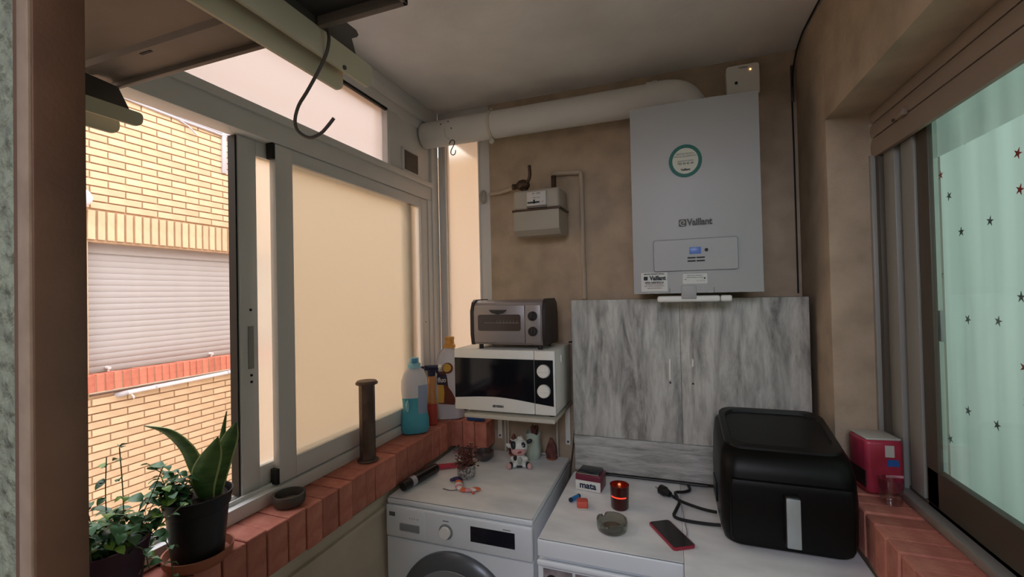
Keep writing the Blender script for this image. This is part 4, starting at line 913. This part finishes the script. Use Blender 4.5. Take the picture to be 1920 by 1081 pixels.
em = obj('emblem', B().lathe([(0,0),(.027,0),(.027,.004),(0,.004)], (-.008,-.042,.262), 26, rot=rx), 'brownlab', wb, label='round brown emblem with gold centre', world=False)
obj('emblem_centre', B().lathe([(0,0),(.021,0),(.021,.006),(0,.006)], (-.012,-.042,.264), 24, rot=rx), 'gold', em, world=False)
sn = single('sponge_pack', B().box(-.045,-.014,0,.045,.014,.022,.004,2), 'tissue_blue', 'small blue pack on the sill under the microwave shelf', 'pack', (-.935,2.02,SZ), world=False)

# ---- plants
def blade(base, pts, widths, wdir, fold=.25, thick=.0014):
    """a stiff leaf: centre line pts, half widths, width direction"""
    b = B(); n = len(pts); rows = []
    wd = Vector(wdir).normalized()
    for i, (p, w_) in enumerate(zip(pts, widths)):
        p = Vector(p)+Vector(base); t = (Vector(pts[min(i+1,n-1)])-Vector(pts[max(i-1,0)])).normalized()
        nn = t.cross(wd).normalized(); row = []
        for k, u in enumerate((-1,-.55,0,.55,1)): row.append(p+wd*w_*u+nn*fold*w_*(abs(u)))
        rows.append((row, nn))
    vt_ = [[b.bm.verts.new(q+nn*thick) for q in row] for row, nn in rows]; vb_ = [[b.bm.verts.new(q-nn*thick) for q in row] for row, nn in rows]
    for i in range(n-1):
        for k in range(4):
            b.bm.faces.new((vt_[i][k],vt_[i][k+1],vt_[i+1][k+1],vt_[i+1][k])); b.bm.faces.new((vb_[i][k],vb_[i+1][k],vb_[i+1][k+1],vb_[i][k+1]))
        b.bm.faces.new((vt_[i][0],vt_[i+1][0],vb_[i+1][0],vb_[i][0])); b.bm.faces.new((vt_[i][4],vb_[i][4],vb_[i+1][4],vt_[i+1][4]))
    bmesh.ops.recalc_face_normals(b.bm, faces=b.bm.faces); return b
def dense(pts, widths, k=5):
    def cr_(a,b,c,d,t): return .5*((2*b)+(c-a)*t+(2*a-5*b+4*c-d)*t*t+(3*b-a-3*c+d)*t**3)
    P = [Vector(p) for p in pts]; op, ow = [], []; n = len(P)
    for i in range(n-1):
        a, b, c, d_ = P[max(i-1,0)], P[i], P[i+1], P[min(i+2,n-1)]
        wa, wb_, wc, wd_ = widths[max(i-1,0)], widths[i], widths[i+1], widths[min(i+2,n-1)]
        for q in range(k): t = q/k; op.append(cr_(a,b,c,d_,t)); ow.append(max(.0004, cr_(wa,wb_,wc,wd_,t)))
    return op+[P[-1]], ow+[widths[-1]]
PX, PY, PZ = -1.092, .748, SZ
sp_ = thing('snake_plant', 'snake plant in a black pot with three stiff leaves', 'plant', (PX,PY,PZ))
obj('saucer', B().lathe([(0,0),(.060,0),(.071,.012),(.074,.030),(.070,.030),(.064,.012),(0,.008)], (0,0,0), 40), 'terracotta', sp_, world=False, label='terracotta saucer')
obj('pot', B().lathe([(0,.010),(.053,.010),(.064,.130),(.068,.132),(.072,.160),(.0735,.163),(.0705,.163),(.067,.134),(.062,.120),(0,.118)], (0,0,0), 44), 'potblack', sp_, world=False)
obj('soil', B().grid(lambda u, v: ((.064*v)*math.cos(u*6.28319), (.064*v)*math.sin(u*6.28319), .1500+.005*math.sin(u*31)*v+.003*math.sin(v*17)), 36, 8), 'soil', sp_, world=False)
vr = Vector((.86,.50,0)); vf = Vector((-.50,.86,0))   # sideways and away from the doorway
def L3(s_, h_, f_=0): return tuple(vr*s_+vf*f_+Vector((0,0,h_)))
leaves = [
 ([L3(.025,.13),L3(.008,.18),L3(-.008,.23),L3(-.028,.275),L3(-.066,.315),L3(-.114,.334)], [.010,.018,.020,.017,.012,.001], (.9,.3,.35)),
 ([L3(.028,.13,-.01),L3(.016,.175,-.01),L3(.018,.215,-.01),L3(.030,.250,-.01),L3(.042,.278,-.01),L3(.050,.298,-.01)], [.010,.024,.031,.026,.013,.001], (.86,.5,.0)),
 ([L3(.032,.13,.01),L3(.042,.19,.012),L3(.052,.245,.014),L3(.068,.29,.014),L3(.083,.325,.014)], [.009,.016,.021,.017,.001], (.86,.5,-.3)),
 ([L3(.028,.13,.015),L3(.034,.20,.022),L3(.042,.26,.026),L3(.046,.30,.026),L3(.055,.350,.026)], [.008,.010,.009,.006,.001], (.86,.5,.1)),
]
for pts, wd, dr_ in leaves:
    p_, w_ = dense(pts, wd)
    lf = obj('leaf', blade((0,0,0), p_, [x*.86 for x in w_], dr_, thick=.0016), 'leaf', sp_, world=False)
    obj('leaf_margin', blade((0,0,0), p_, w_, dr_, thick=.0009), 'leaf_edge', lf, world=False)
def small_leaf_mesh(material):
    b = B(); prof = [(0,0,.0),(.004,.3,.001),(.0065,.9,.002),(.006,1.2,.001),(.003,1.7,-.001),(0,2.0,-.002)]
    top = []
    for w_, l_, z in prof: top.append((w_, l_*.0075, z))
    L = [b.bm.verts.new((-w_, l_, z+.0015*bool(w_))) for w_, l_, z in top]; C_ = [b.bm.verts.new((0, l_, z)) for w_, l_, z in top]; R__ = [b.bm.verts.new((w_, l_, z+.0015*bool(w_))) for w_, l_, z in top]
    for i in range(5):
        for A_, D_ in ((L, C_), (C_, R__)):
            try: b.bm.faces.new((A_[i], D_[i], D_[i+1], A_[i+1]))
            except Exception: pass
    bmesh.ops.remove_doubles(b.bm, verts=b.bm.verts, dist=.00005)
    return mesh_from(b, 'leaf', material)
vm, vm2 = small_leaf_mesh('vine'), small_leaf_mesh('vinel')
def vine(parent, stems, rn, lo=.9, hi=1.9, step=.013, cnt=None):
    """stems in the parent's local space; a pair of leaves at every node"""
    for pts in stems:
        P, _ = dense(pts, [0]*len(pts), 6)
        obj('stem', B().tube([tuple(p) for p in P], .0011, n=5, smooth=0), 'stem', parent, world=False)
        acc = 0
        for a, b in zip(P, P[1:]):
            acc += (b-a).length
            if acc > step:
                acc = 0
                for s in (0, math.pi):
                    if len([c for c in parent.children if c.name.startswith('leaf')]) > 240: continue
                    o = obj('leaf', vm2 if rn.random() < .18 else vm, None, parent, loc=tuple(b), rot=(rn.uniform(-.6,.5), rn.uniform(-.5,.5), s+rn.uniform(0,3.1)), world=False)
                    k = rn.uniform(lo, hi); o.scale = (k,k,k)
QX, QY = -1.095, .560
pv = thing('trailing_plant', 'bushy trailing plant with small green leaves in a purple pot', 'plant', (QX,QY,SZ))
obj('pot', B().lathe([(0,0),(.056,0),(.066,.10),(.070,.102),(.076,.135),(.077,.142),(.073,.142),(.069,.11),(0,.108)], (0,0,0), 44), 'potpurple', pv, world=False)
obj('soil', B().lathe([(0,.122),(.071,.120)], (0,0,0), 30), 'soil', pv, world=False)
rn = random.Random(5)
stems = []
for i in range(22):
    a = rn.uniform(0,6.28); r1 = rn.uniform(.0,.05); r2 = rn.uniform(.05,.10); h = rn.uniform(.155,.20)
    stems.append([(r1*math.cos(a),r1*math.sin(a),.12),(.5*(r1+r2)*math.cos(a+.2),.5*(r1+r2)*math.sin(a+.2),h),(r2*math.cos(a+.4),r2*math.sin(a+.4),h-rn.uniform(0,.03))])
vine(pv, stems, rn, 1.3, 2.4, .018)
vine(pv, [[(.01,.03,.12),(.0,.035,.22),(-.02,.04,.32)],[(.0,.05,.13),(.01,.08,.20),(.02,.10,.26)],[(-.02,.02,.12),(-.03,.02,.22),(-.045,.03,.30)],
          [(.04,.05,.13),(.07,.09,.17),(.09,.10,.19)],[(.05,.04,.13),(.09,.06,.13),(.095,.07,.07),(.10,.07,.02)],[(.05,.0,.14),(.085,.02,.135),(.09,.03,.09)]], rn, .9, 1.6, .024)
iv = [[tuple(vr*-.03+vf*-.02+Vector((0,0,.138))), tuple(vr*-.05+vf*-.03+Vector((0,0,.185))), tuple(vr*-.075+vf*-.05+Vector((0,0,.175)))],
      [tuple(vr*-.02+vf*.0+Vector((0,0,.138))), tuple(vr*-.035+vf*.0+Vector((0,0,.20))), tuple(vr*-.045+vf*.0+Vector((0,0,.222)))],
      [tuple(vr*-.01+vf*-.03+Vector((0,0,.138))), tuple(vr*-.02+vf*-.05+Vector((0,0,.175))), tuple(vr*-.0+vf*-.055+Vector((0,0,.165)))],
      [tuple(vr*-.045+vf*-.02+Vector((0,0,.138))), tuple(vr*-.07+vf*-.04+Vector((0,0,.165))), tuple(vr*-.085+vf*-.05+Vector((0,0,.12))), tuple(vr*-.082+vf*-.05+Vector((0,0,.03)))],
      [tuple(vr*-.04+vf*.01+Vector((0,0,.138))), tuple(vr*-.06+vf*.0+Vector((0,0,.20))), tuple(vr*-.10+vf*.0+Vector((0,0,.235)))]]
for i in range(12):
    a = rn.uniform(0,6.28); c_ = vr*rn.uniform(-.05,-.01)+vf*rn.uniform(-.045,.01)
    iv.append([tuple(c_+Vector((0,0,.148))), tuple(c_*1.15+Vector((0,0,.168+rn.uniform(0,.02)))), tuple(c_*1.3+Vector((rn.uniform(-.015,.015),rn.uniform(-.015,.015),.185+rn.uniform(0,.035))))])
vine(sp_, iv, rn, 1.2, 2.2, .013)

# ================================================================ RIGHT SILL
tp = thing('tissue_pack', 'pink-red wrapped paper pack with white top on the right sill', 'pack', (.600,1.675,1.0025), R(8))
obj('wrap', B().box(-.062,-.052,0,.040,.052,.165,.014,3), 'tissue', tp, world=False)
obj('top_seal', B().box(-.058,-.046,.162,.036,.046,.169,.004,2), 'tissue_top', tp, label='white top face', world=False)
obj('dark_print', B().box(-.0635,-.046,.02,-.060,.046,.07), 'tissue_dark', tp, world=False)
fr_ = obj('front_print', B().box(-.012,-.0530,.115,.012,-.0515,.150), 'tissue_top', tp, label='grey barcode-sized patch', world=False)
obj('front_emblem', B().prism([(-.006,.088),(.022,.088),(.024,.097),(.020,.108),(-.004,.108),(-.008,.097)], 'y', -.0535, -.0515), 'tissue_blue', tp, world=False)
obj('front_band', B().box(-.012,-.0530,.055,.034,-.0515,.062), 'bead_p', tp, world=False)
gg = thing('drinking_glass', 'small clear glass tumbler in front of the pink pack', 'glass', (.588,1.572,1.0025))
obj('tumbler', B().lathe([(0,0),(.024,0),(.026,.004),(.030,.070),(.0285,.070),(.0245,.008),(0,.007)], (0,0,0), 30), 'cupglass', gg, world=False)

# ================================================================ SHELF WITH ARMS, UPPER LEFT, AND S HOOK
sx_ = thing('metal_shelf', 'grey metal shelf on beige arms mounted above the doorway, upper left', 'shelf', (-.75,.245,2.1))
obj('panel', B().box(-1.125,.246,2.103,-.60,.598,2.108), 'shelfmetal', sx_)
obj('panel_rib', B().prism([(.520,2.1032),(.560,2.1032),(.552,2.0965),(.528,2.0965)], 'x', -1.10, -.62), 'shelfmetal', sx_)
obj('panel_lip', B().box(-1.125,.596,2.093,-.60,.606,2.125,.002), 'shelfmetal', sx_)
obj('panel_slot', B().box(-.925,.535,2.0955,-.895,.540,2.0975), 'ink', sx_)
obj('dark_panel', B().box(-.56,.246,2.115,-.392,.598,2.120), 'shelfdark', sx_)
obj('dark_panel_lip', B().box(-.56,.594,2.098,-.385,.606,2.122,.002).box(-.392,.246,2.098,-.385,.606,2.122,.002), 'shelfmetal', sx_)
def arm(parent, x, yend, z0, z1, mt_, t=.006):
    r = .018; n = 6; p = [(.246,z1),(.246,z0)]
    for k in range(n+1): a = R(-90+90*k/n); p.append((yend-r+r*math.cos(a), z0+r+r*math.sin(a)))
    for k in range(n+1): a = R(0+90*k/n); p.append((yend-.008+.008*math.cos(a), z1-.008+.008*math.sin(a)))
    return obj('arm', B().prism(p, 'x', x-t, x), mt_, parent)
A_ = arm(sx_, -.560, .742, 2.052, 2.100, 'beigearm')
obj('bolt', B().cyl((-.562,.66,2.058),(-.557,.66,2.058),.004, n=10), 'steel_dark', A_)
arm(sx_, -.590, .692, 2.030, 2.078, 'beigearm')
arm(sx_, -1.095, .640, 2.018, 2.050, 'beigearm'); arm(sx_, -1.125, .612, 1.997, 2.030, 'beigearm')
obj('web', B().box(-.590,.246,2.070,-.566,.680,2.076), 'beigearm', sx_)
obj('bracket', B().prism([(.53,2.095),(.53,2.128),(.595,2.134),(.668,2.149),(.698,2.150),(.704,2.144),(.699,2.137),(.684,2.126),(.693,2.106),(.697,2.096),(.60,2.092)], 'x', -.566, -.561), 'steel_dark', sx_)
obj('bracket', B().prism([(.54,2.10),(.600,2.095),(.618,2.06),(.625,2.045),(.54,2.04)], 'x', -1.112, -1.108), 'steel_dark', sx_)
obj('rivet', B().cyl((-.562,.60,2.122),(-.558,.60,2.122),.005, n=10), 'ink', sx_)
single('s_hook', B().tube([(-.572,.61,2.104),(-.565,.61,2.108),(-.5575,.61,2.106),(-.551,.61,2.096),(-.549,.61,2.080),(-.556,.61,2.056),(-.576,.61,2.027),(-.600,.61,1.998),(-.619,.61,1.977),(-.628,.61,1.952),(-.621,.61,1.931),(-.597,.61,1.916),(-.572,.61,1.919),(-.555,.61,1.930),(-.541,.61,1.942)],.0029, n=10), 'steel_dark', 'large steel S hook hanging from the beige arm', 'hook', (-.58,.61,1.92))
for o in bpy.data.objects:
    if '_b' in o: del o['_b']
